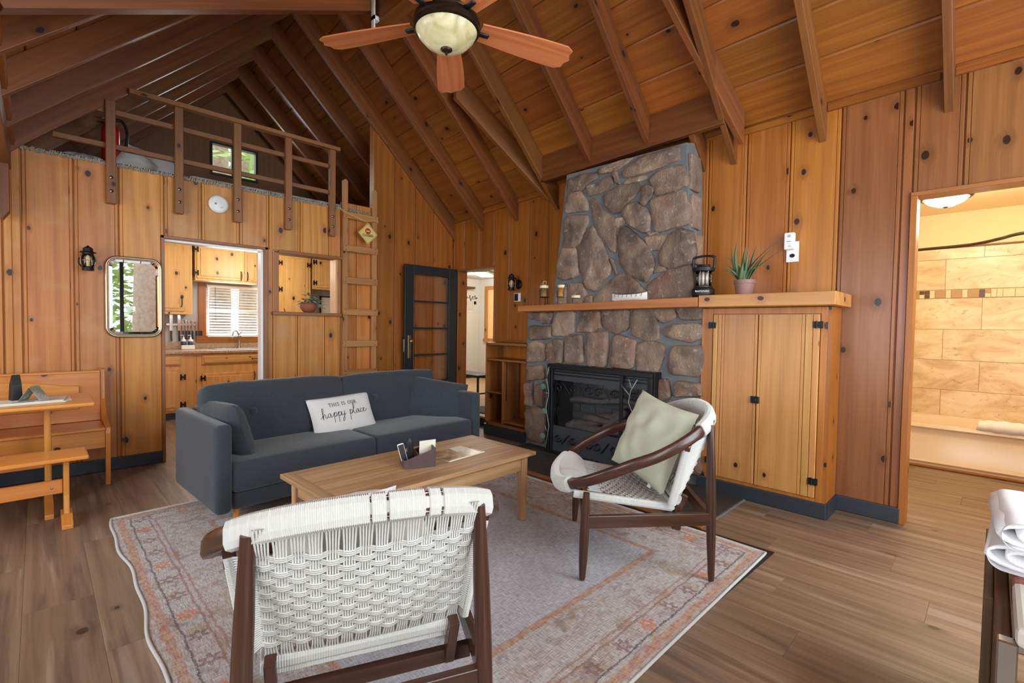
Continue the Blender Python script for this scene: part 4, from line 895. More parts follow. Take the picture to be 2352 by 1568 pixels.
wa = empty('leaf_wall_hanging', (6.69,8.045,1.82), 0, 'black metal leaf branch hanger with paper and two small frames on white hall wall', 'wall hanging')
m = MB(); m.tube(bez([(-.3,-.01,0),(-.1,-.01,.05),(.1,-.01,.02),(.3,-.01,.04)],6), .006, 6)
for x, z, a in ((-.2,.06,.5),(-.05,.1,1.2),(.1,.08,.8),(.22,.1,1.3),(.3,.06,.2),(.0,-.02,2.5)):
    c = Vector((x,-.012,z)); d = Vector((math.cos(a),0,math.sin(a))); e = Vector((-d.z,0,d.x)); m.add([c-d*.05,c+e*.022,c+d*.05,c-e*.022,c-d*.05+Vector((0,.006,0)),c+e*.022+Vector((0,.006,0)),c+d*.05+Vector((0,.006,0)),c-e*.022+Vector((0,.006,0))], [(0,1,2,3),(7,6,5,4),(0,4,5,1),(1,5,6,2),(2,6,7,3),(3,7,4,0)])
m.build('branch', M['iron'], wa); MB().box(-.12,.14,-.008,0,-.36,-.06).build('paper_sheet', M['paper'], wa)
for x in (-.25,.23): MB().box(x-.05,x+.05,-.015,0,-.17,-.06,.003).build('small_frame', M['iron'], wa)
wa.scale = (.55,1,.62)
hs = empty('hall_shelf', (6.42,8.0,2.03), 0, 'dark wooden shelf end high on the white hall wall', 'shelf'); MB().box(-.6,.20,-.2,.05,0,.04,.003).build('board', WOld, hs, grain=(1,0,0))

# ================================================================ bathroom
for n, b in (('wall_bath_left',(4.1,6.75,.72,.80,0,2.5)),('wall_bath_right',(4.1,6.75,-1.7,-1.6,0,2.5))): st(MB().box(*b).build(n, M['cream_wall']))
bw = st(MB().box(6.64,6.75,-1.7,.8,0,2.6).build('wall_bath_far', M['cream_wall']))
st(MB().box(4.1,6.75,-1.7,.8,2.47,2.56).build('ceiling_bath', M['cream_wall']))
rows = [(.36,.665),(.665,.97),(.97,1.285),(1.285,1.60),(1.69,2.0),(2.0,2.11)]
for i, (z0, z1) in enumerate(rows):
    y = .72-(.0 if i % 2 else .34)+.62 - .0
    while y > -1.6:
        a = max(y-.62, -1.6); b = min(y, .72)
        if b-a > .02: MB().box(6.627,6.64,a+.0015,b-.0015,z0+.0015,z1-.0015,.0015).build('tile', M['tile'], bw)
        y -= .62
bs = MB().box(6.628,6.64,-1.6,.72,1.602,1.688).build('mosaic_band', plain('mosaic_base','c8b088',.5), bw)
mo = [M['tile'], plain('mosaic_brown','5a4028',.35), plain('mosaic_tan','b08c58',.35), plain('mosaic_cream','e0cfa8',.35)]
y = .70
while y > -.6:
    r = random.random()
    if r < .4: MB().box(6.622,6.634,y-.078,y,1.606,1.684,.002).build('mosaic_tile', mo[random.choice((0,2,2,3))], bw); y -= .082
    elif r < .75:
        for k, zz in enumerate((1.606,1.647)):
            for q in range(2): MB().box(6.622,6.634,y-.038-q*.041,y-q*.041,zz,zz+.037,.002).build('mosaic_tile', mo[1] if random.random() < .3 else mo[random.choice((0,2,3,3))], bw)
        y -= .083
    else: MB().box(6.622,6.634,y-.037,y,1.606,1.684,.002).build('mosaic_tile', mo[3], bw); y -= .041
MB().box(6.615,6.64,-1.6,.72,2.11,2.128,.006).build('edge_trim', WTr, bw, grain=(0,1,0))
tb = empty('bathtub', (6.24,-.44,0), 0, 'cream alcove bathtub below travertine tiles in the bathroom', 'bathtub')
m = MB(); m.prism([(-.37,.0),(-.36,.03),(-.375,.05),(-.36,.08),(-.35,.35),(-.38,.37),(-.375,.395),(-.30,.40),(-.27,.385),(-.20,.10),(.22,.10),(.32,.39),(.38,.40),(.38,0)], 'y', -1.15, 1.15); m.build('tub_shell', M['porcelain'], tb, smooth='auto')
MB().box(-.42,-.372,-1.15,1.15,0,.022,.008).build('floor_trim', WTr, tb, grain=(0,1,0))
bt = empty('draped_towel', (5.89,-.12,.40), 0, 'folded cream bath towel lying over the bathtub rim', 'towel')
m = MB(); m.grid(lambda u, v: (.03+.055*math.cos(2*pi*u)*(.8+.25*math.sin(pi*v)**.5), -.16+.36*v, .03+.038*math.sin(2*pi*u)*(.55+.5*math.sin(pi*v)**.5)+.004*math.sin(v*26)), 20, 22, True); m.build('cloth', M['towel'], bt, True, ); bt.children[0].modifiers.new('s','SOLIDIFY').thickness = .02
rd = empty('shower_curtain_rod', (5.9,.2,2.02), 0, 'curved dark bronze shower curtain rod above the bathtub', 'curtain rod')
m = MB(); m.tube(bez([(.0,.52,.0),(-.03,.36,0),(-.11,-.02,.0),(-.33,-.2,0),(-.54,-.33,0),(-.70,-.7,.0),(-.62,-1.2,0),(-.02,-1.78,.0)],10), .013, 8); m.build('rod', M['bronze'], rd, True)
m = MB(); m.lathe([(.03,0),(.03,.012),(.014,.03)], 12, (0,0,0)); fl = m.build('flange', M['bronze'], rd, True); fl.rotation_euler = (pi/2,0,0); fl.location = (0,.52,0)
ll = empty('bathroom_ceiling_lamp', (5.75,.35,2.47), 0, 'lit domed glass ceiling lamp with bronze rim in the bathroom', 'lamp')
MB().lathe([(.17,0),(.185,-.02),(.17,-.035),(.155,-.03)], 28).build('rim', M['bronze'], ll, True); MB().lathe([(0,-.105),(.06,-.098),(.12,-.07),(.16,-.03),(.16,0)], 28).build('shade', M['lamp_on_warm'], ll, True); MB().lathe([(0,-.115),(.018,-.108),(.016,-.1)], 12).build('finial', M['bronze'], ll, True)
# ================================================================ furniture
# ---- rug and pad
rg = MB(); N1, N2 = 60, 60
def rz_(x, y):
    return .009+.003*noise.noise(Vector((x*3,y*3,1)))
def rugp(u, v):
    x = .31+2.56*u; y = .86+2.99*v
    if u < .02: x += .012*math.sin(y*5)+.006*math.sin(y*13)
    return (x, y, rz_(x,y))
rg.grid(rugp, N1, N2); rgo = rg.build('area_rug', M['rug'], None, True, grain=(0,1,0))
uv = rgo.data.uv_layers[0]
for p in rgo.data.polygons:
    for li in p.loop_indices:
        c = rgo.data.vertices[rgo.data.loops[li].vertex_index].co; uv.data[li].uv = (c.x, c.y)
tag(rgo, 'large faded grey and rust vintage rug under sofa, table and chairs', 'rug')
m = MB()
edge = [rugp(i/80, 0) for i in range(81)]+[rugp(1, i/80) for i in range(1,81)]+[rugp(1-i/80, 1) for i in range(1,81)]+[rugp(0, 1-i/80) for i in range(1,80)]
m.tube([(a,b,c-.001) for a,b,c in edge], .0075, 6, closed=True); m.build('binding', M['cord'], rgo, True)
o = MB().prism([(.42,.90),(1.7,.873),(2.925,.832),(2.90,3.80),(.42,3.80)], 'z', .001, .005).build('rug_pad', M['black_rubber']); tag(o, 'thin black rug pad sticking out below the rug corner', 'rug pad')

# ---- ring armchair (walnut hoop, white cord)
def chair_frame(root):
    def sup(c, p): return math.copysign(abs(c)**(2/p), c)
    def ring(t, off=0):
        x = .40*sup(math.sin(t), 2.5); y = .04+.40*sup(math.cos(t), 2.3); z = .605-.205*sup(math.cos(t), 2.0)
        return Vector((x, y, z+off))
    n = 72
    pts = [ring(2*pi*i/n) for i in range(n)]
    # hoop: rounded rectangular section
    m = MB(); vs = []
    for i, p in enumerate(pts):
        d = (pts[(i+1)%n]-pts[i-1]).normalized(); up = Vector((0,.38,.92)); u = (up-d*up.dot(d)).normalized(); w = d.cross(u)
        for a, b in ((-1,-.6),(-.6,-1),(.6,-1),(1,-.6),(1,.6),(.6,1),(-.6,1),(-1,.6)): vs.append(p+w*a*.015+u*b*.026)
    m.add(vs, [(i*8+k, i*8+(k+1)%8, ((i+1)%n)*8+(k+1)%8, ((i+1)%n)*8+k) for i in range(n) for k in range(8)])
    m.build('hoop', WCh, root, True, grain=(0,1,0))
    def wrapped(path, name, ru, rw, step=.0046, gaps=(), up=Vector((0,.38,.92))):
        # cord wound round a rail: ridged sleeve following the path
        L = [0]
        for a, b in zip(path[:-1], path[1:]): L.append(L[-1]+(b-a).length)
        tot = L[-1]; k = int(tot/step); m = MB(); vs = []; ns = 10; rows = k*2+1
        for i in range(rows):
            s = tot*i/(rows-1); j = min(range(len(L)-1), key=lambda q: 0 if L[q] <= s <= L[q+1] else 9)
            t = (s-L[j])/max(1e-9, L[j+1]-L[j]); p = path[j].lerp(path[j+1], t); d = (path[j+1]-path[j]).normalized()
            q0 = path[max(j-1,0)]; q1 = path[min(j+2, len(path)-1)]; d = ((q1-q0).normalized()*.7+d*.3).normalized()
            f = 1.0 if i % 2 else .93
            for g0, g1 in gaps:
                if g0 < s/tot < g1: f = .72
            f *= 1+.012*noise.noise(Vector((i*.4, ru*50, 3)))
            uu = (up-d*up.dot(d)).normalized(); ww = d.cross(uu)
            for q in range(ns):
                a = 2*pi*q/ns; ca = math.copysign(abs(math.cos(a))**.7, math.cos(a)); sa = math.copysign(abs(math.sin(a))**.7, math.sin(a))
                vs.append(p+(uu*ca*ru+ww*sa*rw)*f)
        fs = [(i*ns+q, i*ns+(q+1)%ns, (i+1)*ns+(q+1)%ns, (i+1)*ns+q) for i in range(rows-1) for q in range(ns)]+[tuple(range(ns))[::-1], tuple(range((rows-1)*ns, rows*ns))]
        m.add(vs, fs); return m.build(name, M['cord'], root)
    top = [ring(t) for t in [pi-.82+1.64*i/24 for i in range(25)]]
    wrapped(top, 'cord_wrapped_top_rail', .037, .022, gaps=((.27,.285),(.325,.34),(.46,.468),(.515,.522)))
    front = [ring(t) for t in [-.62+1.24*i/20 for i in range(21)]]
    fw = wrapped(front, 'cord_wrapped_front', .040, .034)
    m = MB(); nn_ = 130
    def sheet(u, v):
        k = int(round(u*(nn_-1))); a = ring(-.62+1.24*u, .036)+Vector((0,-.012,0)); b = Vector(((u*2-1)*.275, .275, .418)); p = a.lerp(b, v)
        return p+Vector((0,0,(.0016 if k % 2 else 0)+.010*math.sin(pi*v)))
    m.grid(sheet, nn_, 7); m.build('front_cord_sheet', M['cord'], root)
    # legs
    def leg(x0, y0, x1, y1, h):
        pr = [(0,.013),(.04,.016),(.25,.0215),(.5,.0235),(.75,.022),(1,.016)]; m = MB()
        m.tube([(x0+(x1-x0)*t, y0+(y1-y0)*t, h*t) for t, r in pr], [r for t, r in pr], 14); m.build('leg', WCh, root, 'auto')
    for s in (-1,1):
        leg(s*.36,.315,s*.342,.30,.425); leg(s*.30,-.32,s*.270,-.308,.765)
        m = MB(); m.beam((s*.352,.30,.285),(s*.292,-.31,.305),.026,.062,(0,0,1)); m.build('side_stretcher', WCh, root, grain=(0,1,0), bevel=.004)
        m = MB(); m.beam((s*.235,-.14,.25),(s*.235,-.20,.40),.028,.034,(0,1,0)); m.build('back_post', WCh, root, bevel=.003)
    m = MB(); m.beam((-.35,.30,.27),(.35,.30,.27),.026,.05); m.build('front_stretcher', WCh, root, grain=(1,0,0), bevel=.003)
    m = MB(); m.beam((-.29,-.31,.30),(.29,-.31,.30),.026,.062); m.build('rear_stretcher', WCh, root, grain=(1,0,0), bevel=.003)
    m = MB(); m.beam((-.30,-.14,.265),(.30,-.14,.265),.028,.04); m.build('seat_crossbar', WCh, root, grain=(1,0,0), bevel=.003)
    # seat frame and back frame
    SF = lambda s: Vector((s*.30,.36,.405)); SR = lambda s: Vector((s*.250,-.135,.338))
    BT = lambda s: Vector((s*.262,-.335,.775)); BB = lambda s: Vector((s*.250,-.165,.375)); RT = lambda s: Vector((s*.325,-.185,.675)); RB = lambda s: Vector((s*.285,-.125,.365))
    for s in (-1,1):
        wrapped([SF(s).lerp(SR(s), i/6) for i in range(7)], 'cord_wrapped_seat_rail', .021, .014)
        wrapped([RT(s).lerp(RB(s), i/6) for i in range(7)], 'cord_wrapped_back_rail', .021, .014, up=Vector((0,-.98,-.2))); m = MB(); m.beam(RT(s)+Vector((0,-.012,.05)), RT(s).lerp(RB(s),.1), .03, .026, (0,1,0)); m.build('back_rail_end', WCh, root, bevel=.003)
    wrapped([BB(-1).lerp(BB(1), i/8) for i in range(9)], 'cord_wrapped_low_rail', .026, .016, step=.0062, up=Vector((0,-.36,.93)))
    wrapped([SR(-1).lerp(SR(1), i/8) for i in range(9)], 'cord_wrapped_rear_rail', .018, .014, step=.006)
    # woven faces
    def weave(A, B, C, D, nrm, nw, nc, mw, mc, names, bow=0, side=None):
        """A,B = ends of the upper edge, C,D = ends of the lower edge; warp runs from upper to lower"""
        r = .0030; amp = .0048
        def Sf(u, v):
            p = A.lerp(B, u).lerp(C.lerp(D, u), v); return p+nrm*bow*(math.sin(pi*u)**.7)*(math.sin(pi*v)**.6)
        W_ = (B-A).length
        v0, v1 = .17, .86
        for i in range(nw):
            m = MB(); uc = (i+.5)/nw
            for k in range(nc):
                ue = (i+(k+.5)/nc)/nw; um = uc+(k-(nc-1)/2)*.0062/W_; pts = []
                for q in range(33):
                    v = q/32; f = min(1, v/v0, (1-v)/(1-v1)); f = f*f*(3-2*f)
                    s = math.sin(pi*((v-v0)/(v1-v0))*mw) if v0 < v < v1 else 0
                    pts.append(Sf(ue+(um-ue)*f, v)+nrm*amp*s*(1 if i % 2 else -1))
                m.tube(pts, r, 4, up=tuple(nrm), cap=False)
            m.build(names[0], M['cord'], root, True)
        H = ((A+B)/2-(C+D)/2).length
        ve_ = lambda j, k: (j+(k+.5)/mc)/mw
        for j in range(mw):
            m = MB(); vc = v0+(j+.5)/mw*(v1-v0)
            for k in range(mc):
                pts = []
                if side: pts.append(side(-1, ve_(j, k)).lerp(Sf(0, vc), .0))
                for q in range(4*nw+1):
                    u = q/(4*nw); f = min(1, u/.05, (1-u)/.05); ve = v0+(j+(k+.5)/mc)/mw*(v1-v0); vm = vc+(k-(mc-1)/2)*.0056/H
                    s = math.sin(pi*u*nw)
                    pts.append(Sf(u, ve+(vm-ve)*f)+nrm*amp*1.25*s*(1 if j % 2 else -1))
                if side: pts.append(side(1, ve_(j, k)))
                m.tube(pts, r, 4, up=tuple(nrm), cap=False)
            m.build(names[1], M['cord'], root, True)
    nb = Vector((0,-.93,-.36)).normalized()
    weave(BT(-1)+Vector((0,0,.01)), BT(1)+Vector((0,0,.01)), BB(-1), BB(1), nb, 14, 5, 14, 3, ('back_warp_band','back_weft_band'), .028, lambda s, v: RT(s).lerp(RB(s), min(1,max(0,v*.96+.02))))
    weave(Vector((-.28,.29,.418)), Vector((.28,.29,.418)), SR(-1)+Vector((0,0,.012)), SR(1)+Vector((0,0,.012)), Vector((0,.14,.99)).normalized(), 13, 5, 17, 3, ('seat_warp_band','seat_weft_band'), -.022)
ch1 = empty('ring_armchair', (.695,1.335,.012), math.atan2(-.385,.92), 'nearest white cord and walnut hoop armchair, seen from behind at the bottom', 'armchair', 'cord hoop armchairs')
chair_frame(ch1)
ch2 = copy_tree(ch1, loc=(2.365,1.385,.012), rz=math.atan2(.652,.758), label='walnut hoop armchair with sage cushion, standing before the fireplace cupboard', group='cord hoop armchairs')

# ---- cushions
def cushion(w, h, t, n=22, pinch=.06, seed=1, puff=.5, wr=.006):
    m = MB()
    def P(u, v, s):
        x = 2*u-1; y = 2*v-1
        e = max(0, (1-abs(x)**2.6))*max(0, (1-abs(y)**2.6))
        px = x*w/2*(1-pinch*(1-abs(x))*0-pinch*(math.cos(y*pi/2))*abs(x)**3); py = y*h/2*(1-pinch*math.cos(x*pi/2)*abs(y)**3)
        z = s*t/2*e**puff+wr*noise.noise(Vector((x*3+seed, y*3, s*2)))*e**.3
        return (px, py, z)
    for s in (1,-1): m.grid((lambda u, v: P(u,v,1)) if s > 0 else (lambda u, v: P(v,u,-1)), n, n)
    m.P = P; return m
def place(o, x, y, z, M3):
    o.matrix_world = Matrix.Translation((x,y,z)) @ M3.to_4x4()
def axes(xa, ya):
    xa = Vector(xa).normalized(); ya = Vector(ya); ya = (ya-xa*ya.dot(xa)).normalized(); za = xa.cross(ya)
    return Matrix((xa, ya, za)).transposed()
sg = empty('sage_cushion', (0,0,0), 0, 'large square sage green cushion leaning in the far hoop armchair', 'cushion')
c = cushion(.46,.46,.16, 26, .07, 4, .55, .022); c.build('cover', M['sage'], sg, True)
m = MB(); m.box(-.012,.012,-.235,-.215,-.002,.002); t_ = m.build('care_tag', M['white_cloth'], sg); t_.location = (.12,0,.0)
f2 = Vector((-.652,.758,0)); l2 = Vector((.758,.652,0)); upv = (Vector((0,0,1))*.9-f2*.42).normalized()
place(sg, 2.42, 1.325, .635, axes((-.36,-.90,-.15), (.35,-.08,.93)))
wc_ = empty('white_cushion', (0,0,0), 0, 'white cushion in the nearest armchair, its top showing above the cord rail', 'cushion')
cushion(.22,.30,.10,18,.10,9,.4,.012).build('cover', M['white_cloth'], wc_, True)
f1 = Vector((.385,.92,0)); l1 = Vector((.92,-.385,0))
place(wc_, .695-f1.x*.14-l1.x*.03, 1.335-f1.y*.14-l1.y*.03, .668, axes(l1+Vector((0,0,.06)), Vector((0,0,1))*.93-f1*.35))

# ---- sofa
sf = empty('sofa', (1.765,3.635,.012), math.radians(3.2), 'long charcoal blue fabric sofa with two seat cushions and button back cushions', 'sofa')
L_ = 2.14; hw_ = L_/2
def rbox(x0,x1,y0,y1,z0,z1,b,seg=4,puff=0,nz=0):
    bm = bmesh.new(); bmesh.ops.create_cube(bm, size=1)
    for v in bm.verts: v.co = ((x0+x1)/2+v.co.x*(x1-x0), (y0+y1)/2+v.co.y*(y1-y0), (z0+z1)/2+v.co.z*(z1-z0))
    bmesh.ops.bevel(bm, geom=bm.edges[:], offset=b, segments=seg, affect='EDGES', profile=.5)
    if puff or nz:
        bmesh.ops.subdivide_edges(bm, edges=[e for e in bm.edges if e.calc_length() > .09], cuts=9, use_grid_fill=True)
        bmesh.ops.recalc_face_normals(bm, faces=bm.faces)
        cx, cy, cz = (x0+x1)/2, (y0+y1)/2, (z0+z1)/2
        for v in bm.verts:
            a = 1-min(1,abs((v.co.x-cx)/(x1-x0)*2))**3; c_ = 1-min(1,abs((v.co.z-cz)/(z1-z0)*2))**3; b_ = 1-min(1,abs((v.co.y-cy)/(y1-y0)*2))**3
            k = noise.noise(v.co*5)*nz
            v.co += v.normal*(puff*max(a*c_, a*b_, b_*c_)+k)
    bm.verts.index_update(); m = MB(); m.add([v.co.copy() for v in bm.verts], [[v.index for v in f.verts] for f in bm.faces]); bm.free(); return m
rbox(-hw_+.11,hw_-.11,-.40,.42,.105,.215,.02).build('base', M['sofa'], sf, True)
for s in (-1,1):
    x0, x1 = sorted((s*hw_, s*(hw_-.095))); rbox(x0,x1,-.43,.44,.10,.635,.032).build('arm', M['sofa'], sf, True)
rbox(-hw_+.1,hw_-.1,.27,.44,.20,.64,.03).build('back_frame', M['sofa'], sf, True)
sz = (hw_-.095)
for a, b in ((-sz,0),(0,sz)): rbox(a+.003,b-.003,-.425,.17,.215,.40,.028,4,.012,.004).build('seat_cushion', M['sofa'], sf, True)
for i, (a, b) in enumerate(((-sz,0.02),(.02,sz))):
    m = rbox(a+.004,b-.004,-.085,.09,-.215,.205,.034,4,.020,.012)
    for bx_, bz_ in ((a+(b-a)*.30,.0),(a+(b-a)*.72,.0)):
        for q, v in enumerate(m.v):
            if v.y < -.02:
                d = math.hypot(v.x-bx_, v.z-bz_); v.y += .040*math.exp(-(d/.055)**2)
    o = m.build('back_cushion', M['sofa'], sf, True); o.location = (0,.175,.595); o.rotation_euler = (math.radians(-11),0,0)
    for bx_ in (a+(b-a)*.30, a+(b-a)*.72):
        bt_ = MB().lathe([(0,.016),(.016,.014),(.025,.006),(.026,-.01)], 16).build('button', M['sofa'], o, True); bt_.rotation_euler = (pi/2,0,0); bt_.location = (bx_,-.082,0)
for x in (-hw_+.14,hw_-.14):
    for y in (-.34,.36):
        MB().lathe([(.014,-.012),(.022,.10)], 14, (x,y,0)).build('leg', WB, sf, 'auto')
for nm, lb, loc, xa, ya, sz_ in (('bolster_cushion','charcoal blue cushion leaning on the left sofa arm',(.88,3.54,.545),(-.10,.95,-.04),(-.28,.02,.95),(.54,.38,.16)),
                             ('bolster_cushion','charcoal blue cushion leaning on the right sofa arm',(2.63,3.64,.562),(.75,-.62,-.16),(.05,.35,.93),(.54,.37,.16))):
    r = empty(nm, (0,0,0), 0, lb, 'cushion', 'sofa end cushions'); cushion(sz_[0],sz_[1],sz_[2],20,.02,loc[0],.34).build('cover', M['sofa'], r, True); place(r, *loc, axes(xa, ya))
hp = empty('happy_place_cushion', (0,0,0), 0, 'light grey lumbar cushion printed THIS IS OUR happy place, on the sofa', 'cushion')
PW, PH, PT = .545, .315, .12
cm = cushion(PW,PH,PT,26,.035,2,.45,.006); cm.build('cover', M['white_cloth'], hp, True)
def onp(x, y, lift=.0022):
    u = (x/(PW/2)+1)/2; v = (y/(PH/2)+1)/2; p = cm.P(u, v, 1); return (p[0], p[1], p[2]+lift)
def strokes(mm, lines, ox, oy, s, r, mapf=onp, n=6, curve=True):
    for l in lines:
        pts = [Vector((a,b,0)) for a, b in l]
        if curve and len(pts) > 2: pts = bez(pts, n)
        elif len(pts) == 2: pts = [pts[0].lerp(pts[1], i/4) for i in range(5)]
        mm.tube([mapf(ox+p.x*s, oy+p.y*s) for p in pts], r, 5)
def serif(*ps): return [[(a-.09,b),(a+.09,b)] for a, b in ps]
GL = {'T':([[(.35,0),(.35,1)],[(0,1),(.7,1)],[(0,1),(0,.82)],[(.7,1),(.7,.82)]]+serif((.35,0)),.85),
 'H':([[(.1,0),(.1,1)],[(.65,0),(.65,1)],[(.1,.5),(.65,.5)]]+serif((.1,0),(.1,1),(.65,0),(.65,1)),.9),
 'I':([[(.1,0),(.1,1)]]+serif((.1,0),(.1,1)),.36),
 'S':([[(.52,.82),(.38,1),(.14,.94),(.08,.74),(.3,.52),(.52,.3),(.42,.04),(.18,0),(.04,.2)]],.72),
 'O':([[(.4,0),(.08,.22),(.06,.75),(.4,1),(.74,.75),(.72,.22),(.4,0)]],.92),
 'U':([[(.08,1),(.08,.3),(.2,.02),(.5,.02),(.62,.3),(.62,1)]]+serif((.08,1),(.62,1)),.82),
 'R':([[(.1,0),(.1,1)],[(.1,1),(.5,.96),(.56,.7),(.4,.52),(.1,.5)],[(.34,.5),(.68,0)]]+serif((.1,0)),.82)}
m = MB(); x = -.13
for chr_ in 'THIS IS OUR':
    if chr_ == ' ': x += .016; continue
    g_, adv = GL[chr_]; strokes(m, [l for l in g_ if len(l) == 2], x, .062, .028, .0016, curve=False); strokes(m, [l for l in g_ if len(l) > 2], x, .062, .028, .0016); x += adv*.028+.0035
# handwriting in units of x-height
HW = [  # h
 [(-.7,.1),(-.2,.5),(.25,1.7),(.28,2.3),(.05,2.2),(-.02,1.2),(-.1,-.2),(.05,.5),(.35,.95),(.55,.7),(.5,.15),(.75,.0),(1.2,.6)],
 # a
 [(1.75,.85),(1.35,.9),(1.1,.4),(1.3,.02),(1.65,.35),(1.8,.9),(1.8,.2),(2.0,.02),(2.4,.5)],
 # p p
 [(2.4,.4),(2.65,1.0),(2.55,.2),(2.45,-1.3)],[(2.5,.1),(2.75,.8),(3.1,.95),(3.2,.5),(2.9,.08),(2.6,.15),(3.0,.1),(3.4,.4)],
 [(3.4,.4),(3.7,1.0),(3.6,.2),(3.5,-1.3)],[(3.55,.1),(3.8,.8),(4.15,.95),(4.25,.5),(3.95,.08),(3.65,.15),(4.1,.1),(4.5,.5)],
 # y
 [(4.45,.95),(4.4,.3),(4.7,.05),(5.05,.5),(5.15,1.0),(5.0,.0),(4.8,-1.0),(4.5,-1.35),(4.45,-.9),(5.0,-.1),(5.5,.4)],
 # p
 [(6.6,1.1),(6.5,.2),(6.35,-1.4)],[(6.45,.1),(6.7,.85),(7.05,1.0),(7.15,.55),(6.85,.1),(6.55,.2),(7.0,.15),(7.4,.5)],
 # l
 [(7.3,.4),(7.8,1.6),(7.85,2.4),(7.6,2.3),(7.5,1.0),(7.6,.1),(7.9,.05),(8.3,.6)],
 # a
 [(8.75,.85),(8.4,.9),(8.15,.4),(8.35,.02),(8.65,.35),(8.8,.9),(8.8,.2),(9.0,.05),(9.3,.5)],
 # c e
 [(9.75,.8),(9.5,.95),(9.25,.45),(9.45,.05),(9.8,.2),(10.1,.5),(10.45,.9),(10.2,1.0),(10.05,.5),(10.25,.1),(10.7,.2),(11.2,.75)]]
strokes(m, HW, -.195, -.022, .0345, .0017); m.build('printed_words', M['ink'], hp, True)
place(hp, 1.735, 3.665, .525, axes((.985,.10,.035), (-.03,.42,.90)))

# ---- coffee table
ct = empty('coffee_table', (1.585,2.345,.012), math.radians(1.5), 'low rectangular weathered teak coffee table with tapered legs on the rug', 'coffee table')
TH = .438
for i in range(5):
    y0 = -.31+i*.124
    x0, x1 = (-.675, .675)
    MB().box(x0+.06,x1-.06,y0+.0008,y0+.1232,TH-.024,TH,.0015).build('top_plank', WT, ct, grain=(1,0,0))
for s in (-1,1): x0, x1 = sorted((s*.675, s*.614)); MB().box(x0,x1,-.31,.31,TH-.024,TH+.0005,.002).build('end_plank', WT, ct, grain=(0,1,0))
for s in (-1,1):
    MB().box(-.60,.60,s*.262-.01,s*.262+.01,TH-.115,TH-.024,.001).build('apron', WT, ct, grain=(1,0,0))
    MB().box(s*.605-.01,s*.605+.01,-.25,.25,TH-.115,TH-.024,.001).build('apron', WT, ct, grain=(0,1,0))
    for q in (-1,1):
        cx, cy = s*.60, q*.255; m = MB()
        m.hexa([(cx-.018+s*.006,cy-.018+q*.006,0),(cx+.018+s*.006,cy-.018+q*.006,0),(cx+.018+s*.006,cy+.018+q*.006,0),(cx-.018+s*.006,cy+.018+q*.006,0),(cx-.028,cy-.028,TH-.024),(cx+.028,cy-.028,TH-.024),(cx+.028,cy+.028,TH-.024),(cx-.028,cy+.028,TH-.024)])
        m.build('leg', WT, ct, bevel=.003)
TZ = .4505
bxr = empty('remote_caddy', (1.535,2.31,TZ), math.radians(14), 'dark brown embossed leather remote holder with sloping sides on the coffee table', 'remote holder')
m = MB(); prof = [(-.085,0),(.095,0),(.095,.105),(-.085,.045)]
m.prism(prof, 'y', -.075, -.069); m.prism(prof, 'y', .069, .075); m.box(-.085,-.079,-.069,.069,0,.045); m.box(.089,.095,-.069,.069,0,.105); m.box(-.079,.089,-.069,.069,0,.005); m.box(.0,.004,-.069,.069,0,.07)
m.build('holder', M['box'], bxr, bevel=.0015); bxr.rotation_euler = (0,0,math.radians(-22))
r1 = empty('remote_control', (0,0,0), 0, 'black rounded remote control standing in the brown holder', 'remote control')
m = MB(); m.grid(lambda u, v: (.019*math.cos(2*pi*u)*math.sin(pi*(.04+.96*v)/1.0)**.35 if v < .999 else 0, .011*math.sin(2*pi*u)*math.sin(pi*(.04+.96*v))**.35 if v < .999 else 0, .15*v), 16, 12, True); m.build('shell', M['black_rubber'], r1, True)
place(r1, 1.515, 2.335, TZ+.008, axes((1,-.3,.1),(.05,.9,.1)))
r2 = empty('remote_control', (0,0,0), 0, 'slim white edged remote control at the low side of the brown holder', 'remote control')
MB().box(-.018,.018,-.006,.006,0,.12,.004).build('shell', M['white'], r2); MB().box(-.0155,.0155,-.0072,-.0058,.005,.115,.0005).build('key_face', M['black_rubber'], r2); place(r2, 1.478, 2.335, TZ+.008, axes((1,-.4,.28),(.3,.9,-.1)))
nc_ = empty('note_cards', (0,0,0), 0, 'white card standing in the tall side of the brown remote holder', 'card')
MB().box(-.05,.05,-.003,.003,0,.125,.001).build('card', M['paper'], nc_); place(nc_, 1.60, 2.30, TZ+.008, axes((.5,-.1,.0),(.15,.98,.05)))
mg = empty('travel_magazine', (1.835,2.335,TZ), math.radians(6), 'glossy travel magazine with landscape cover lying on the coffee table', 'magazine')
m = MB(); m.prism([(-.145,-.10),(.16,-.10),(.145,.115),(-.13,.11)], 'z', 0, .006); m.build('pages', M['paper'], mg)
m = MB(); m.prism([(-.145,-.10),(.13,-.10),(.14,.105),(-.13,.11)], 'z', .0062, .0072); m.build('cover', M['magazine'], mg)
m = MB(); m.prism([(.03,.02),(.145,.0),(.145,.105),(.05,.108)], 'z', .0074, .0082); m.build('white_corner', M['paper'], mg)

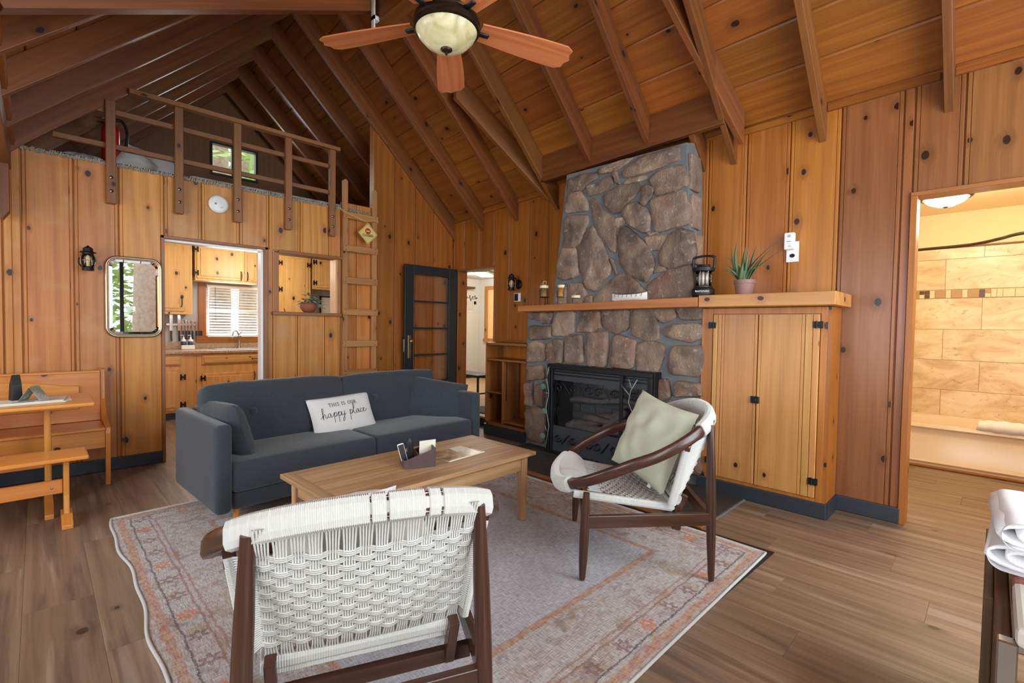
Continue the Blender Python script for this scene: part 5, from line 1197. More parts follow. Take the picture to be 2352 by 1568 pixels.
# ---- dining nook
dt = empty('trestle_table', (-.42,4.45,0), 0, 'orange varnished pine trestle dining table at the left edge', 'table')
m = MB(); m.box(-.80,.685,-.30,.30,.685,.71,.008); m.build('tabletop', WB, dt, grain=(1,0,0))
MB().box(.42,.50,-.24,.24,.67,.685,.003).build('cleat', WB, dt, grain=(0,1,0))
for x in (.46,-.6):
    MB().box(x-.018,x+.018,-.05,.05,.05,.67,.01).build('post', WB, dt); m = MB(); m.prism([(-.34,0),(.34,0),(.34,.03),(.10,.075),(-.10,.075),(-.34,.03)], 'x', x-.022, x+.022); m.build('foot', WB, dt, grain=(0,1,0), bevel=.004)
MB().box(-.6,.46,-.014,.014,.26,.37,.004).build('stretcher', WB, dt, grain=(1,0,0))
b2 = empty('dining_bench', (-.42,3.99,0), 0, 'backless orange pine bench on a trestle in front of the dining table', 'bench')
m = MB(); m.box(-.80,.635,-.14,.14,.405,.430,.008); m.build('seat', WB, b2, grain=(1,0,0))
for x in (.535,-.6):
    m = MB(); m.prism([(-.045,.05),(.045,.05),(.03,.18),(.045,.395),(-.045,.395),(-.03,.18)], 'x', x-.014, x+.014); m.build('post', WB, b2, bevel=.005)
    m = MB(); m.prism([(-.14,0),(.14,0),(.14,.025),(.06,.07),(-.06,.07),(-.14,.025)], 'x', x-.026, x+.026); m.build('foot', WB, b2, grain=(0,1,0), bevel=.004)
    MB().box(x-.045,x+.045,-.07,.07,.393,.406,.003).build('cleat', WB, b2)
MB().box(-.6,.52,-.013,.013,.19,.275,.004).build('stretcher', WB, b2, grain=(1,0,0))
MB().lathe([(.008,0),(.006,.004),(0,.005)], 8).build('bolt', M['steel'], b2).matrix_local = Matrix.Translation((.47,-.013,.23)) @ Matrix.Rotation(pi/2,4,'X')
b1 = empty('corner_bench', (-.60,4.90,0), 0, 'varnished pine bench with raised panel back against the kitchen wall', 'bench')
MB().box(-.98,.955,-.24,.14,.425,.447,.007).build('seat', WB, b1, grain=(1,0,0))
MB().box(-.98,.955,-.20,-.18,.29,.425,.002).build('apron', WB, b1, grain=(1,0,0))
m = MB(); m.box(-.98,.955,.14,.16,.447,.835,.005); bkp = m.build('back', WB, b1, grain=(1,0,0))
MB().box(-.98,.955,.13,.168,.83,.848,.005).build('top_rail', WB, b1, grain=(1,0,0))
arch = [(-.10,.55),(.83,.55),(.83,.735),(.74,.74)]+[(.74-.68*i/10, .74+.045*math.sin(pi*i/10)) for i in range(1,10)]+[(.03,.74),(-.10,.735)]
m = MB(); m.prism(arch, 'y', .128, .141); m.build('raised_panel', WB, b1, grain=(1,0,0), bevel=.008)
m = MB(); m.prism([(.16,.40),(.215,.40),(.215,.86),(.19,.865),(.165,.85),(.155,.62),(.06,.50),(-.22,.445),(-.225,.40),(-.19,0),(-.155,0),(-.16,.30),(-.1,.40)], 'x', .955, .985)
for v in m.v: v.y += -.005
m.build('end_panel', WB, b1, bevel=.004)
m = MB(); m.prism([(.185,.0),(.215,.0),(.215,.86),(.165,.85),(.155,.62),(-.22,.445),(-.19,0),(-.155,0),(-.16,.30),(.16,.30)], 'x', -1.0, -.98); m.build('end_panel', WB, b1)
pa = empty('folded_map', (-.08,4.42,.711), .05, 'folded cream paper map spread along the dining table', 'map')
m = MB(); m.prism([(-.5,-.17),(.20,-.15),(.235,-.10),(.24,.09),(-.5,.07)], 'z', 0, .006); m.prism([(-.4,-.15),(.19,-.13),(.225,.08),(-.4,.05)], 'z', .006, .012); m.build('sheets', M['paper'], pa); MB().prism([(-.05,-.13),(.05,-.12),(.06,-.09),(-.04,-.1)], 'z', .012, .0126).build('print', plain('teal_print','4c8c8c',.7), pa)
cf = empty('coffee_bag', (-.105,4.46,.722), .3, 'black gusseted coffee bag standing on the dining table', 'bag')
m = MB(); m.add([(-.026,-.03,0),(.026,-.03,0),(.026,.03,0),(-.026,.03,0),(-.024,-.022,.10),(.024,-.022,.10),(.024,.022,.10),(-.024,.022,.10),(-.018,-.002,.165),(.022,-.002,.165),(.022,.002,.165),(-.018,.002,.165)], [(0,3,2,1),(0,1,5,4),(1,2,6,5),(2,3,7,6),(3,0,4,7),(4,5,9,8),(5,6,10,9),(6,7,11,10),(7,4,8,11),(8,9,10,11)]); m.build('bag', M['black_rubber'], cf, bevel=.003)
tc2 = empty('tent_card', (-.02,4.36,.722), -.2, 'folded tent card with mountain photo on the paper map', 'card')
m = MB(); m.add([(-.05,-.06,0),(.05,-.06,0),(.05,0,.095),(-.05,0,.095),(.05,.06,0),(-.05,.06,0)], [(0,1,2,3),(3,2,4,5)]); o = m.build('card', M['card'], tc2); md = o.modifiers.new('s','SOLIDIFY'); md.thickness = .0015; tc2.rotation_euler = (0,0,1.1)

# ---- french door leaf, folded back against the wall
dr = st(empty('door_1', (3.955,5.075,.12), 0)); dz = 1.865
def dbox(x0,x1,z0,z1,name,mat,y0=-.035,y1=0,b=.002): return MB().box(-x1,-x0,y0,y1,z0,z1,b).build(name, mat, dr)
dbox(.0,.125,0,dz,'stile',M['black_door']); dbox(.665,.79,0,dz,'stile',M['black_door']); dbox(.125,.665,dz-.11,dz,'rail',M['black_door']); dbox(.125,.665,0,.42,'rail',M['black_door'])
gz0, gz1 = .42, dz-.11
for i in range(1,4):
    z = gz0+(gz1-gz0)*i/4; dbox(.125,.665,z-.011,z+.011,'glazing_bar',M['black_door'])
for i in range(4):
    z0 = gz0+(gz1-gz0)*i/4+.011; z1 = gz0+(gz1-gz0)*(i+1)/4-.011; dbox(.125,.665,z0,z1,'pane',M['glass'],-.02,-.016,0)
dbox(.705,.745,.72,1.0,'lock_plate',M['brass'],-.041,-.035)
m = MB(); m.lathe([(0,.055),(.022,.05),(.026,.035),(.014,.022),(.010,0)], 16); k = m.build('door_knob', M['brass'], dr, True); k.rotation_euler = (pi/2,0,0); k.location = (-.725,-.04,.93)
dbox(.79,.80,.80,.95,'latch_plate',M['steel'],-.03,-.005,.001)

# ---- loft ladder
la = empty('loft_ladder', (2.615,5.15,0), 0, 'pine plank ladder fixed upright on the wall up to the loft', 'ladder')
for s, h in ((-1,2.85),(1,2.80)):
    m = MB(); x0, x1 = sorted((s*.205, s*.15)); x0 -= .0
    m.prism([(x0,0),(x1,0),(x1,h-.02),((x0+x1)/2,h),(x0,h-.02)], 'y', -.05, -.012); m.build('side_rail', WLd, la, bevel=.003)
for z in (.34,.70,1.03,1.385,1.735,2.09,2.455):
    r = MB().box(-.205,.21,-.068,-.05,z-.038,z+.034,.003).build('rung', WLd, la, grain=(1,0,0))
    for x in (-.18,.18):
        for q in (-.02,.02): MB().box(x-.004,x+.004,-.0695,-.068,z+q-.004,z+q+.004).build('nail_head', M['iron'], r)
# ---- loft railing
ra = empty('loft_railing', (1.36,5.08,2.2), 0, 'rustic pine railing bolted along the front of the loft', 'railing')
for x, h in ((.442,.83),(.905,.925),(1.368,.925),(1.835,.925),(2.292,.925)):
    p_ = MB().box(x-.032-1.36,x+.032-1.36,.02,.065,.0,h,.004).build('post', WRl, ra, grain=(0,0,1))
    for z in (.10,.21):
        b_ = MB().lathe([(.014,0),(.012,.006),(0,.009)], 10).build('bolt', M['steel'], p_, True); b_.rotation_euler = (pi/2,0,0); b_.location = (x-1.36,.02,z)
MB().box(.56-1.36,2.37-1.36,.0,.075,.925,.965,.004).build('top_rail', WRl, ra, grain=(1,0,0))
for z, xa in ((.735,.35),(.455,.10)):
    xs = [xa,.41,.873,1.336,1.80,2.26] 
    MB().box(xa-1.36,2.29-1.36,.065,.10,z,z+.042,.003).build('rail', WRl, ra, grain=(1,0,0))
# ================================================================ ceiling fan
fn = empty('ceiling_fan', (1.385,1.865,2.64), 0, 'five blade cherry wood ceiling fan with bronze body and alabaster bowl light', 'ceiling fan')
MB().lathe([(0,-.094),(.05,-.089),(.10,-.068),(.132,-.034),(.147,-.005),(.147,.0)], 40).build('glass_bowl', M['bowl'], fn, True)
MB().lathe([(.148,-.012),(.156,-.006),(.156,.006),(.150,.012),(.157,.018),(.156,.028),(.148,.034),(.150,.044),(.12,.055),(.10,.062),(.0,.062)], 40).build('light_ring', M['bronze'], fn, 'auto')
MB().lathe([(0,-.119),(.006,-.117),(.007,-.107),(.013,-.105),(.028,-.095),(.026,-.085)], 20).build('finial', M['bronze'], fn, True)
MB().lathe([(.085,.06),(.10,.075),(.055,.10),(.06,.13),(.05,.16),(.042,.19),(.07,.21),(.075,.25),(.05,.28),(.0,.28)], 28).build('motor_housing', M['bronze'], fn, 'auto')
MB().lathe([(.014,.27),(.014,.98)], 12).build('downrod', M['bronze'], fn, True); MB().lathe([(.02,.88),(.065,.93),(.07,.98)], 20).build('canopy', M['bronze'], fn, True)
for k in range(5):
    a = math.radians(50.5+72*k-(4 if k == 1 else 0)+(3 if k == 4 else 0))
    m = MB(); n = 14; vs = []
    for i in range(n+1):
        t = i/n; r = .165+.50*t; w = .052+.026*math.sin(min(1,t*1.15)*pi*.5)-.0*(t)
        if t > .93: w *= 1-.25*((t-.93)/.07)
        for q in range(5):
            y = (q/4*2-1)*w; rr = r+(.0 if i < n else .018*(1-abs(q/4*2-1)**1.3)-.012*(1 if q in (1,3) else 0))
            vs.append((rr, y, .030-y*.18-.0))
    top = len(vs); vs += [(x,y,z+.007) for x,y,z in vs]
    fs = []
    for i in range(n):
        for q in range(4):
            b_ = i*5+q; fs.append((b_,b_+1,b_+6,b_+5)); fs.append((top+b_,top+b_+5,top+b_+6,top+b_+1))
        fs.append((i*5, i*5+5, top+i*5+5, top+i*5)); fs.append((i*5+4, top+i*5+4, top+i*5+9, i*5+9))
    fs += [tuple([0,top,top+1,1]),(1,top+1,top+2,2),(2,top+2,top+3,3),(3,top+3,top+4,4)]
    e0 = n*5; fs += [(e0+q, e0+q+1, top+e0+q+1, top+e0+q) for q in range(4)]
    m.add(vs, fs); bl_ = m.build('blade', WBl, fn, grain=(1,0,0)); bl_.rotation_euler = (0,0,a)
    m = MB(); m.tube([(.12,-.0,.035),(.165,0,.030),(.20,0,.026)], [.008,.010,.006], 8); m.box(.15,.215,-.014,.014,.018,.028,.004); m.build('blade_arm', M['black_metal'], bl_, True)

# ---- mirror
mi = empty('wall_mirror', (.588,5.135,1.445), 0, 'rounded rectangular mirror in champagne metal frame on the pine wall', 'mirror')
def rrect(w, h, r, n=8):
    out = []
    for cx, cy, a0 in ((w/2-r,h/2-r,0),(-w/2+r,h/2-r,pi/2),(-w/2+r,-h/2+r,pi),(w/2-r,-h/2+r,1.5*pi)):
        for i in range(n+1): a = a0+pi/2*i/n; out.append((cx+r*math.cos(a), cy+r*math.sin(a)))
    return out
MW, MH = .365, .655
m = MB(); o1 = rrect(MW,MH,.075); o2 = rrect(MW-.03,MH-.03,.06)
m.tube([(a,0,b) for a,b in o1], .011, 10, closed=True, up=(0,1,0)); m.tube([(a,.004,b) for a,b in rrect(MW-.02,MH-.02,.066)], .008, 8, closed=True, up=(0,1,0)); m.build('frame', M['champagne'], mi, True)
pin = rrect(MW-.075,MH-.075,.045); pout = rrect(MW-.016,MH-.016,.066); n = len(pin)
MB().add([(a,-.002,b) for a,b in pin], [tuple(range(n))]).build('mirror_glass', M['mirror'], mi)
MB().add([(a,-.002,b) for a,b in pin]+[(a,.004,b) for a,b in pout], [(i,n+i,n+(i+1)%n,(i+1)%n) for i in range(n)]).build('bevel', M['mirror'], mi)
MB().box(-.15,.15,.003,.02,-.29,.29).build('backing', M['black_rubber'], mi)
# ---- lantern sconces
def sconce(name, loc, rz, label):
    r = empty(name, loc, rz, label, 'wall lamp', 'ship lantern wall lamps')
    MB().lathe([(.052,.062),(.05,.066),(.032,.072),(.030,.095),(.018,.105),(.008,.112),(.0,.122)], 24).build('cap', M['iron'], r, 'auto')
    MB().lathe([(.030,.045),(.034,.05),(.034,.064)], 24).build('collar', M['iron'], r, 'auto')
    MB().lathe([(.030,-.052),(.040,-.03),(.046,0),(.042,.03),(.030,.05)], 24).build('globe', M['lamp_glass'], r, True)
    MB().lathe([(.0,-.078),(.036,-.078),(.038,-.070),(.038,-.056),(.030,-.05),(0,-.05)], 24).build('base_ring', M['iron'], r, 'auto')
    MB().lathe([(0,-.05),(.012,-.045),(.012,.0),(.018,.02),(.01,.04),(0,.045)], 12).build('bulb', M['glassy'], r, True)
    m = MB()
    for k in range(4):
        a = k*pi/2+.4; m.tube([(math.cos(a)*q, math.sin(a)*q, z) for q, z in ((.034,.055),(.047,.03),(.051,0),(.047,-.03),(.036,-.06))], .0022, 5)
    m.tube([(math.cos(t)*.051, math.sin(t)*.051, 0) for t in [2*pi*i/24 for i in range(24)]], .0022, 5, closed=True); m.build('wire_guard', M['brass'], r, True)
    m = MB(); m.tube(bez([(0,.034,.06),(0,.06,.07),(0,.085,.04),(0,.10,.0)],6), .006, 8); m.build('arm', M['iron'], r, True)
    pl = MB().lathe([(.0,.014),(.03,.012),(.052,.004),(.055,0)], 24).build('wall_plate', M['iron'], r, True); pl.rotation_euler = (pi/2,0,0); pl.location = (0,.118,0)
    return r
s1 = sconce('lantern_sconce', (.29,5.035,1.715), 0, 'small black ship lantern lamp on the pine wall left of the mirror')
s2 = sconce('lantern_sconce', (3.855,3.91,1.735), -pi/2, 'small black ship lantern lamp on the wall above the thermostat')
th = empty('thermostat', (3.975,3.915,1.585), -pi/2, 'white digital thermostat below the right ship lantern', 'thermostat'); MB().box(-.05,.05,-.024,.0,-.05,.05,.006).build('case', M['white'], th); MB().box(-.042,.02,-.0255,-.023,-.042,.042,.001).build('screen', M['black_rubber'], th)
# ---- smoke detector
sd = empty('smoke_detector', (1.215,5.155,2.345), 0, 'round white smoke detector high on the wall below the loft rail', 'detector')
o = MB().lathe([(0,.035),(.06,.034),(.078,.028),(.082,.012),(.082,0)], 36).build('cover', M['white'], sd, True); o.rotation_euler = (pi/2,0,0)
m = MB()
for k in range(4): m.box(-.035+k*.004,-.033+k*.004,-.0362,-.034,-.008,.008)
m.build('vent', M['ink'], sd); m = MB(); m.tube([(.005,-.036,-.03),(.02,-.036,-.034),(.032,-.036,-.03),(.028,-.036,-.022),(.018,-.036,-.027)], .001, 5); m.build('printed_mark', M['ink'], sd)
# ---- closed sign and chain
sg_ = empty('closed_sign', (2.667,5.03,2.27), 0, 'yellow diamond sign reading CLOSED hanging from a chain at the ladder', 'sign')
yel = plain('sign_cream_yellow','d8c070',.5); redp = plain('sign_red','c0281c',.5)
D = .118
def diamond(d, r=.012):
    out = []
    for k in range(4):
        a = pi/2*k; c = Vector((math.cos(a), math.sin(a)))*(d-r*1.2)
        for j in (-1,0,1): b_ = a+j*pi/4; out.append((c.x+r*math.cos(b_)*1.0, c.y+r*math.sin(b_)*1.0))
    return out
MB().prism(diamond(D), 'y', -.003, 0).build('plate', yel, sg_)
m = MB(); a_ = diamond(D-.008); b_ = diamond(D-.012); n = len(a_); m.add([(x,-.0036,z) for x,z in a_]+[(x,-.0036,z) for x,z in b_], [(i,n+i,n+(i+1)%n,(i+1)%n)[::-1] for i in range(n)]); m.build('border_line', M['ink'], sg_)
m = MB(); m.prism([(.034*math.cos(2*pi*i/28), .027+.034*math.sin(2*pi*i/28)) for i in range(28)], 'y', -.0042, -.003); m.build('no_entry_disc', redp, sg_); MB().box(-.022,.022,-.005,-.0042,.021,.033).build('white_bar', yel, sg_)
def text_obj(s, size, mat, parent, name='lettering', ext=.0006, off=0):
    cu_ = bpy.data.curves.new(name, 'FONT'); cu_.body = s; cu_.size = size; cu_.align_x = 'CENTER'; cu_.align_y = 'CENTER'; cu_.extrude = ext; cu_.offset = off; cu_.resolution_u = 3
    t_ = bpy.data.objects.new(name, cu_); COL.objects.link(t_); bpy.context.view_layer.update()
    me = bpy.data.meshes.new_from_object(t_.evaluated_get(bpy.context.evaluated_depsgraph_get())); bpy.data.objects.remove(t_)
    me.materials.clear(); me.materials.append(mat); o = bpy.data.objects.new(name, me); COL.objects.link(o); o.parent = parent; return o
o = text_obj('CLOSED', .036, M['ink'], sg_, off=.0008); o.rotation_euler = (pi/2,0,0); o.location = (0,-.0036,-.022)
def chain(name, label, pts, mat, s=.013):
    r = empty(name, pts[0], 0, label, 'chain'); P = [Vector(p) for p in pts]; C_ = bez(P, 8); k = 0; acc = 0; last = None
    tot = sum((b-a).length for a, b in zip(C_[:-1], C_[1:])); N_ = int(tot/(s*1.75)); j = 0; d0 = 0
    for i in range(N_):
        t = tot*(i+.5)/N_
        while j < len(C_)-2 and d0+(C_[j+1]-C_[j]).length < t: d0 += (C_[j+1]-C_[j]).length; j += 1
        sg0 = C_[j+1]-C_[j]; p = C_[j]+sg0*((t-d0)/sg0.length); d = sg0.normalized(); u = Vector((0,0,1)); u = (u-d*u.dot(d)).normalized() if abs(d.z) < .95 else Vector((1,0,0)); w = d.cross(u)
        if i % 2: u, w = w, u
        u = (u+w*.35).normalized(); m = MB(); m.tube([p+d*math.cos(a)*s+u*math.sin(a)*s*.55-P[0] for a in [2*pi*q/12 for q in range(12)]], s*.17, 5, closed=True); m.build('link', mat, r, True)
chain('yellow_chain', 'pale yellow plastic chain across the top of the loft ladder', [(2.325,5.04,2.505),(2.42,5.03,2.46),(2.55,5.03,2.425),(2.64,5.03,2.405),(2.72,5.03,2.425),(2.80,5.04,2.43)], plain('chain_yellow','c8b868',.5))
MB().tube([(0,.0,.112),(-.01,0,.125),(0,0,.14),(.01,0,.125)], .002, 5, closed=True).build('hook', M['brass'], sg_, True)

# ---- mantel objects
MZ = 1.488
def holder(loc, h, fill, label, candle=True):
    r = empty('candle_holder', loc, 0, label, 'candle', 'candle holders on the mantel'); m = MB(); R_ = .034
    for k in range(3):
        a = k*2*pi/3+.5; m.tube([(R_*math.cos(a), R_*math.sin(a), z) for z in (0,h*.5,h)], .0022, 5)
    m.tube([(R_*math.cos(t), R_*math.sin(t), h*.52 if candle else h*.8) for t in [2*pi*i/20 for i in range(20)]], .0022, 5, closed=True)
    m.build('iron_stand', M['iron'], r); r.scale = (1.35,1.35,1.05)
    z0 = h*.53 if candle else h*.8
    if candle:
        MB().lathe([(0,z0),(.029,z0),(.031,z0+.01),(.031,z0+.085),(.0,z0+.085)], 20).build('candle_glass', fill, r, True); MB().lathe([(.0,z0+.085),(.033,z0+.085),(.033,z0+.11),(0,z0+.11)], 20).build('lid', M['glassy'], r, 'auto')
    else: MB().lathe([(0,z0),(.038,z0),(.04,z0+.022),(0,z0+.022)], 20).build('lid', M['glassy'], r, 'auto')
    return r, z0
straw = plain('raffia','b89058',.8)
r, z0 = holder((3.60,3.185,1.4635), .145, plain('dark_amber_candle','7a5230',.5), 'leftmost and tallest candle in an iron stand, dark amber glass with raffia bow')
m = MB(); 
for k in range(3): m.tube(bez([(-.025,-.01,z0+.115),(-.01,.0,z0+.14+.005*k),(.02,.0,z0+.15),(.015,0,z0+.12),(-.02,.01,z0+.13),(.03,.01,z0+.115)],5), .003, 5)
m.build('raffia_bow', straw, r)
holder((3.60,2.955,1.468), .125, M['amber'], 'middle candle in an iron stand, bright amber wax with cream lid')
r, z0 = holder((3.60,2.775,1.471), .062, M['amber'], 'lowest candle holder with cream top and raffia, right of the other two', False)
m = MB(); m.tube(bez([(-.03,0,z0+.025),(0,0,z0+.055),(.03,0,z0+.05),(.0,0,z0+.03),(.03,0,z0+.025)],5), .003, 5); m.build('raffia_bow', straw, r)
cn = empty('birch_canoe', (3.60,2.215,1.4815), 0, 'small white birch bark toy canoe lying on the mantel', 'ornament')
birch = plain('birch_bark','e4e2dc',.7,nz=.1,nsc=50)
def can(u, v):
    s_ = 2*u-1; w = .035*(1-abs(s_)**2.6); hh = .055+.022*abs(s_)**3; t = v*pi; return (-w*math.cos(t), s_*.172, hh*(1-math.sin(t)) if abs(s_) < .995 else hh*(1-math.sin(t)))
m = MB(); m.grid(can, 32, 13); o = m.build('hull', birch, cn, True); o.modifiers.new('s','SOLIDIFY').thickness = .003
m = MB()
for s_ in (0,1): m.tube([can(i/30, s_) for i in range(31)], .0026, 5)
for k in range(7): y = (k+1)/8; m.tube([can(y,0), can(y,1)], .002, 5); m.tube([can(y,.0), Vector(can(y+.01,.12))+Vector((-.003,0,-.004))], .002, 5)
m.build('lashing', plain('bark_lashing','4a3424',.8), cn)
lt = empty('camping_lantern', (3.60,1.575,1.499), 0, 'black battery camping lantern with handle reading RAYOVAC on the mantel', 'lantern')
MB().lathe([(.0,0),(.062,0),(.066,.012),(.066,.04),(.058,.052),(.05,.056),(.05,.066),(0,.066)], 32).build('base', M['black_rubber'], lt, 'auto')
MB().lathe([(.046,.066),(.046,.165)], 32).build('globe', M['lamp_glass'], lt, True)
m = MB()
for k in range(4): a = k*pi/2+.3; m.tube([(.02*math.cos(a),.02*math.sin(a),.066),(.02*math.cos(a),.02*math.sin(a),.16)], .008, 10)
m.build('lamp_tube', plain('tube_white','d8dadc',.25), lt, True)
m = MB()
for k in range(6): a = k*pi/3; m.tube([(.044*math.cos(a),.044*math.sin(a),.066),(.044*math.cos(a),.044*math.sin(a),.165)], .0022, 5)
m.build('guard_rod', M['chrome'], lt)
MB().lathe([(0,.162),(.060,.162),(.064,.172),(.062,.185),(.04,.192),(.036,.205),(.0,.208)], 32).build('cap', M['black_rubber'], lt, 'auto')
m = MB(); m.tube(bez([(0,-.062,.175),(0,-.066,.24),(0,-.055,.255),(0,0,.262),(0,.055,.255),(0,.066,.24),(0,.062,.175)],6), .0075, 8); m.build('handle', M['black_rubber'], lt, True)
o = text_obj('RAYOVAC', .017, M['white'], lt); o.rotation_euler = (pi/2,0,-pi/2+.35); o.location = (-.0625,-.022,.028)
lt.scale = (1.25,1.25,1.16)
# aloe
al = empty('potted_aloe', (3.60,1.275,1.499), 0, 'spiky green aloe in a speckled terracotta pot on the mantel', 'plant')
MB().lathe([(0,0),(.050,0),(.062,.075),(.066,.076),(.068,.10),(.060,.10),(.058,.085),(0,.085)], 28).build('pot', M['pot_speckle'], al, 'auto')
random.seed(5)
def leaf(parent, base, tip, bend, w, mat, name='leaf', curl=.3):
    b = Vector(base); t = Vector(tip); mid = (b+t)/2+Vector(bend); m = MB(); n = 9; vs = []
    for i in range(n+1):
        s = i/n; p = b*(1-s)**2+mid*2*s*(1-s)+t*s*s; d = (mid-b)*(1-s)*2+(t-mid)*2*s; d.normalize(); sd = d.cross(Vector((d.x*.3-.2,d.y,1.2))).normalized(); nn = sd.cross(d)
        ww = w*(1-s**1.4)*(.75+.5*math.sin(min(1,s*2.2)*pi/2)) if s < 1 else .0004
        vs += [p-sd*ww+nn*ww*curl, p-nn*ww*.12, p+sd*ww+nn*ww*curl, p+nn*ww*.22]
    fs = [(4*i+k, 4*i+(k+1)%4, 4*i+4+(k+1)%4, 4*i+4+k) for i in range(n) for k in range(4)]
    m.add(vs, fs); return m.build(name, mat, parent, True)
for dy, h, dx, bnd, w in ((.165,.30,.01,(0,-.05,-.02),.012),(.10,.40,.03,(0,.03,.0),.013),(.045,.46,-.02,(0,.05,.02),.012),(.005,.42,.02,(0,.02,0),.015),(-.03,.38,-.04,(0,-.01,0),.016),(-.06,.40,.02,(0,.02,.0),.013),(-.13,.34,.0,(0,.02,-.03),.014),(-.19,.43,.02,(0,.09,-.02),.015),(-.27,.42,-.02,(0,.06,.06),.011),(-.20,.36,.06,(0,.05,-.02),.011),(.13,.24,-.07,(0,.0,.03),.012),(.07,.22,-.08,(0,.03,.0),.014),(.15,.34,.05,(0,-.02,.03),.010),(-.02,.26,-.09,(0,0,.02),.017),(.10,.17,-.08,(0,.04,.08),.007),(-.20,.22,-.04,(0,.02,.10),.008),(.20,.20,.02,(0,0,.09),.006)):
    leaf(al, (rnd(-.02,.02), rnd(-.03,.03), .082), (dx, dy, h*.82), bnd, w, M['leaf_aloe'])
al.scale = (1.12,1.08,1.05)
# wall devices
ot = empty('outlet_plate', (3.975,1.075,1.83), -pi/2, 'white outlet plate with dark socket on the plank wall right of the aloe', 'outlet'); MB().box(-.042,.042,-.006,0,-.075,.075,.003).build('plate', M['white'], ot)
m = MB(); m.prism([(.017*math.cos(t), -.028+.014*math.sin(t)) for t in [2*pi*i/20 for i in range(20)]], 'y', -.009, -.005); m.build('socket', M['iron'], ot)
cdv = empty('plug_in_detector', (3.965,1.088,1.905), -pi/2, 'white plug-in gas alarm covering the upper half of the outlet', 'detector'); MB().box(-.034,.034,-.045,0,-.062,.062,.008).build('case', M['white'], cdv)
m = MB()
for z in (.04,.034,.028): m.box(-.01,.01,-.0462,-.045,z,z+.0025)
m.box(-.014,.014,-.0462,-.045,-.006,-.003); m.box(-.004,.014,-.0462,-.045,-.04,-.037); m.build('vent_slot', M['ink'], cdv)
# ---- plant on the pass-through sill
pp = empty('potted_plant', (2.07,5.20,1.363), 0, 'striped leafy trailing plant in a round terracotta pot on the pass-through sill', 'plant')
MB().lathe([(0,0),(.045,0),(.082,.045),(.085,.08),(.07,.105),(.062,.108),(.06,.095),(0,.09)], 28).build('pot', M['terracotta'], pp, True)
for i in range(58):
    a = rnd(0,2*pi); r_ = rnd(.03,.12); x = r_*math.cos(a)+ (.05 if i % 5 == 0 else 0); y = r_*math.sin(a)*.7; z = .10+rnd(.0,.10)*(1-r_*4)+(.02 if r_ < .07 else -.02)
    if i % 6 == 0: x = .09+rnd(0,.08); z = .04+rnd(0,.08)
    c = Vector((x,y,max(z,.03))); d = Vector((x,y-.02,rnd(-.03,.03))).normalized(); s_ = d.cross(Vector((0,0,1))).normalized(); L = rnd(.022,.034); W_ = L*.62; nn = s_.cross(d)
    m = MB(); m.add([c-d*L, c+s_*W_+nn*-.004, c+d*L+nn*-.012, c-s_*W_+nn*-.004, c+nn*.006], [(0,1,4),(1,2,4),(2,3,4),(3,0,4)]); o = m.build('leaf', M['leaf_dark'] if i % 3 else plain('pale_leaf','8c9c88',.5,nz=.4,nsc=80) if i == 0 else M.setdefault('pale', plain('pale_leaf_b','8c9c88',.5,nz=.4,nsc=80)), pp); md = o.modifiers.new('s','SOLIDIFY'); md.thickness = .001
m = MB()
for i in range(14):
    a = rnd(0,2*pi); m.tube(bez([(0,0,.09),(.04*math.cos(a),.04*math.sin(a),.15),(.09*math.cos(a),.07*math.sin(a),.11)],4), .0015, 4)
m.build('stem', M['leaf_dark'], pp)

# ---- things in the loft
fe = empty('fire_extinguisher', (.485,5.62,2.54), 0, 'red fire extinguisher with black hose standing on the loft behind the rail', 'fire extinguisher')
for z in (0,): 
    MB().lathe([(0,.10),(.06,.10),(.064,.12),(.064,.40),(.05,.45),(.022,.475),(.022,.49)], 24).build('cylinder', M['red'], fe, True)
MB().lathe([(.066,.10),(.066,.0),(.06,.0)], 24).build('foot_ring', M['black_rubber'], fe, True)
m = MB(); m.tube(bez([(.02,0,.49),(.08,-.01,.50),(.115,-.02,.40),(.10,-.03,.24),(.085,-.04,.16)],6), .012, 8); m.build('hose', M['black_rubber'], fe, True)
m = MB(); m.tube([(.085,-.04,.17),(.08,-.04,.03)], [.014,.020], 10); m.build('nozzle', M['chrome'], fe, True); m = MB(); m.box(-.06,.03,-.012,.012,.485,.50,.003); m.box(-.07,.02,-.01,.01,.52,.53,.003); m.build('lever', M['steel'], fe)
MB().box(-.02,.02,-.067,-.060,.25,.36,.002).build('label_sticker', M['white'], fe)
bg_ = empty('plastic_bag', (.30,5.62,2.535), 0, 'white knotted plastic bag lying left of the fire extinguisher', 'bag')
m = MB(); m.grid(lambda u, v: ((.17*math.cos(2*pi*u))*math.sin(pi*v)*(1+.1*math.sin(9*u*2*pi)), .12*math.sin(2*pi*u)*math.sin(pi*v), .075-.075*math.cos(pi*v)+.012*math.sin(2*pi*u*7)*math.sin(pi*v)), 40, 14, True); m.build('sack', M['white'], bg_, True)
for i, (nm, x, y, w, h, rot, mt_, lb) in enumerate((('loft_pillow', .80,5.72,.42,.40,.35,M['white_cloth'],'large pale grey pillow propped behind the loft rail'),('loft_pillow',.66,5.60,.30,.30,.8,M['sage'],'smaller cream pillow leaning on the grey loft pillow'))):
    r = empty(nm, (0,0,0), 0, lb, 'pillow', 'pillows in the loft'); cushion(w,h,.16,16,.04,i*3).build('cover', mt_ if i == 0 else M['white_cloth'], r, True); place(r, x, y, 2.68-i*.02, axes((math.cos(rot),.1,-math.sin(rot)*.6),(math.sin(rot)*.6,.4,.8)))
mb_ = empty('loft_mattress', (1.75,6.0,2.536), 0, 'white mattress lying on the loft floor', 'mattress'); MB().box(-.70,.90,-.50,.75,0,.13,.04).build('mattress', M['white_cloth'], mb_)

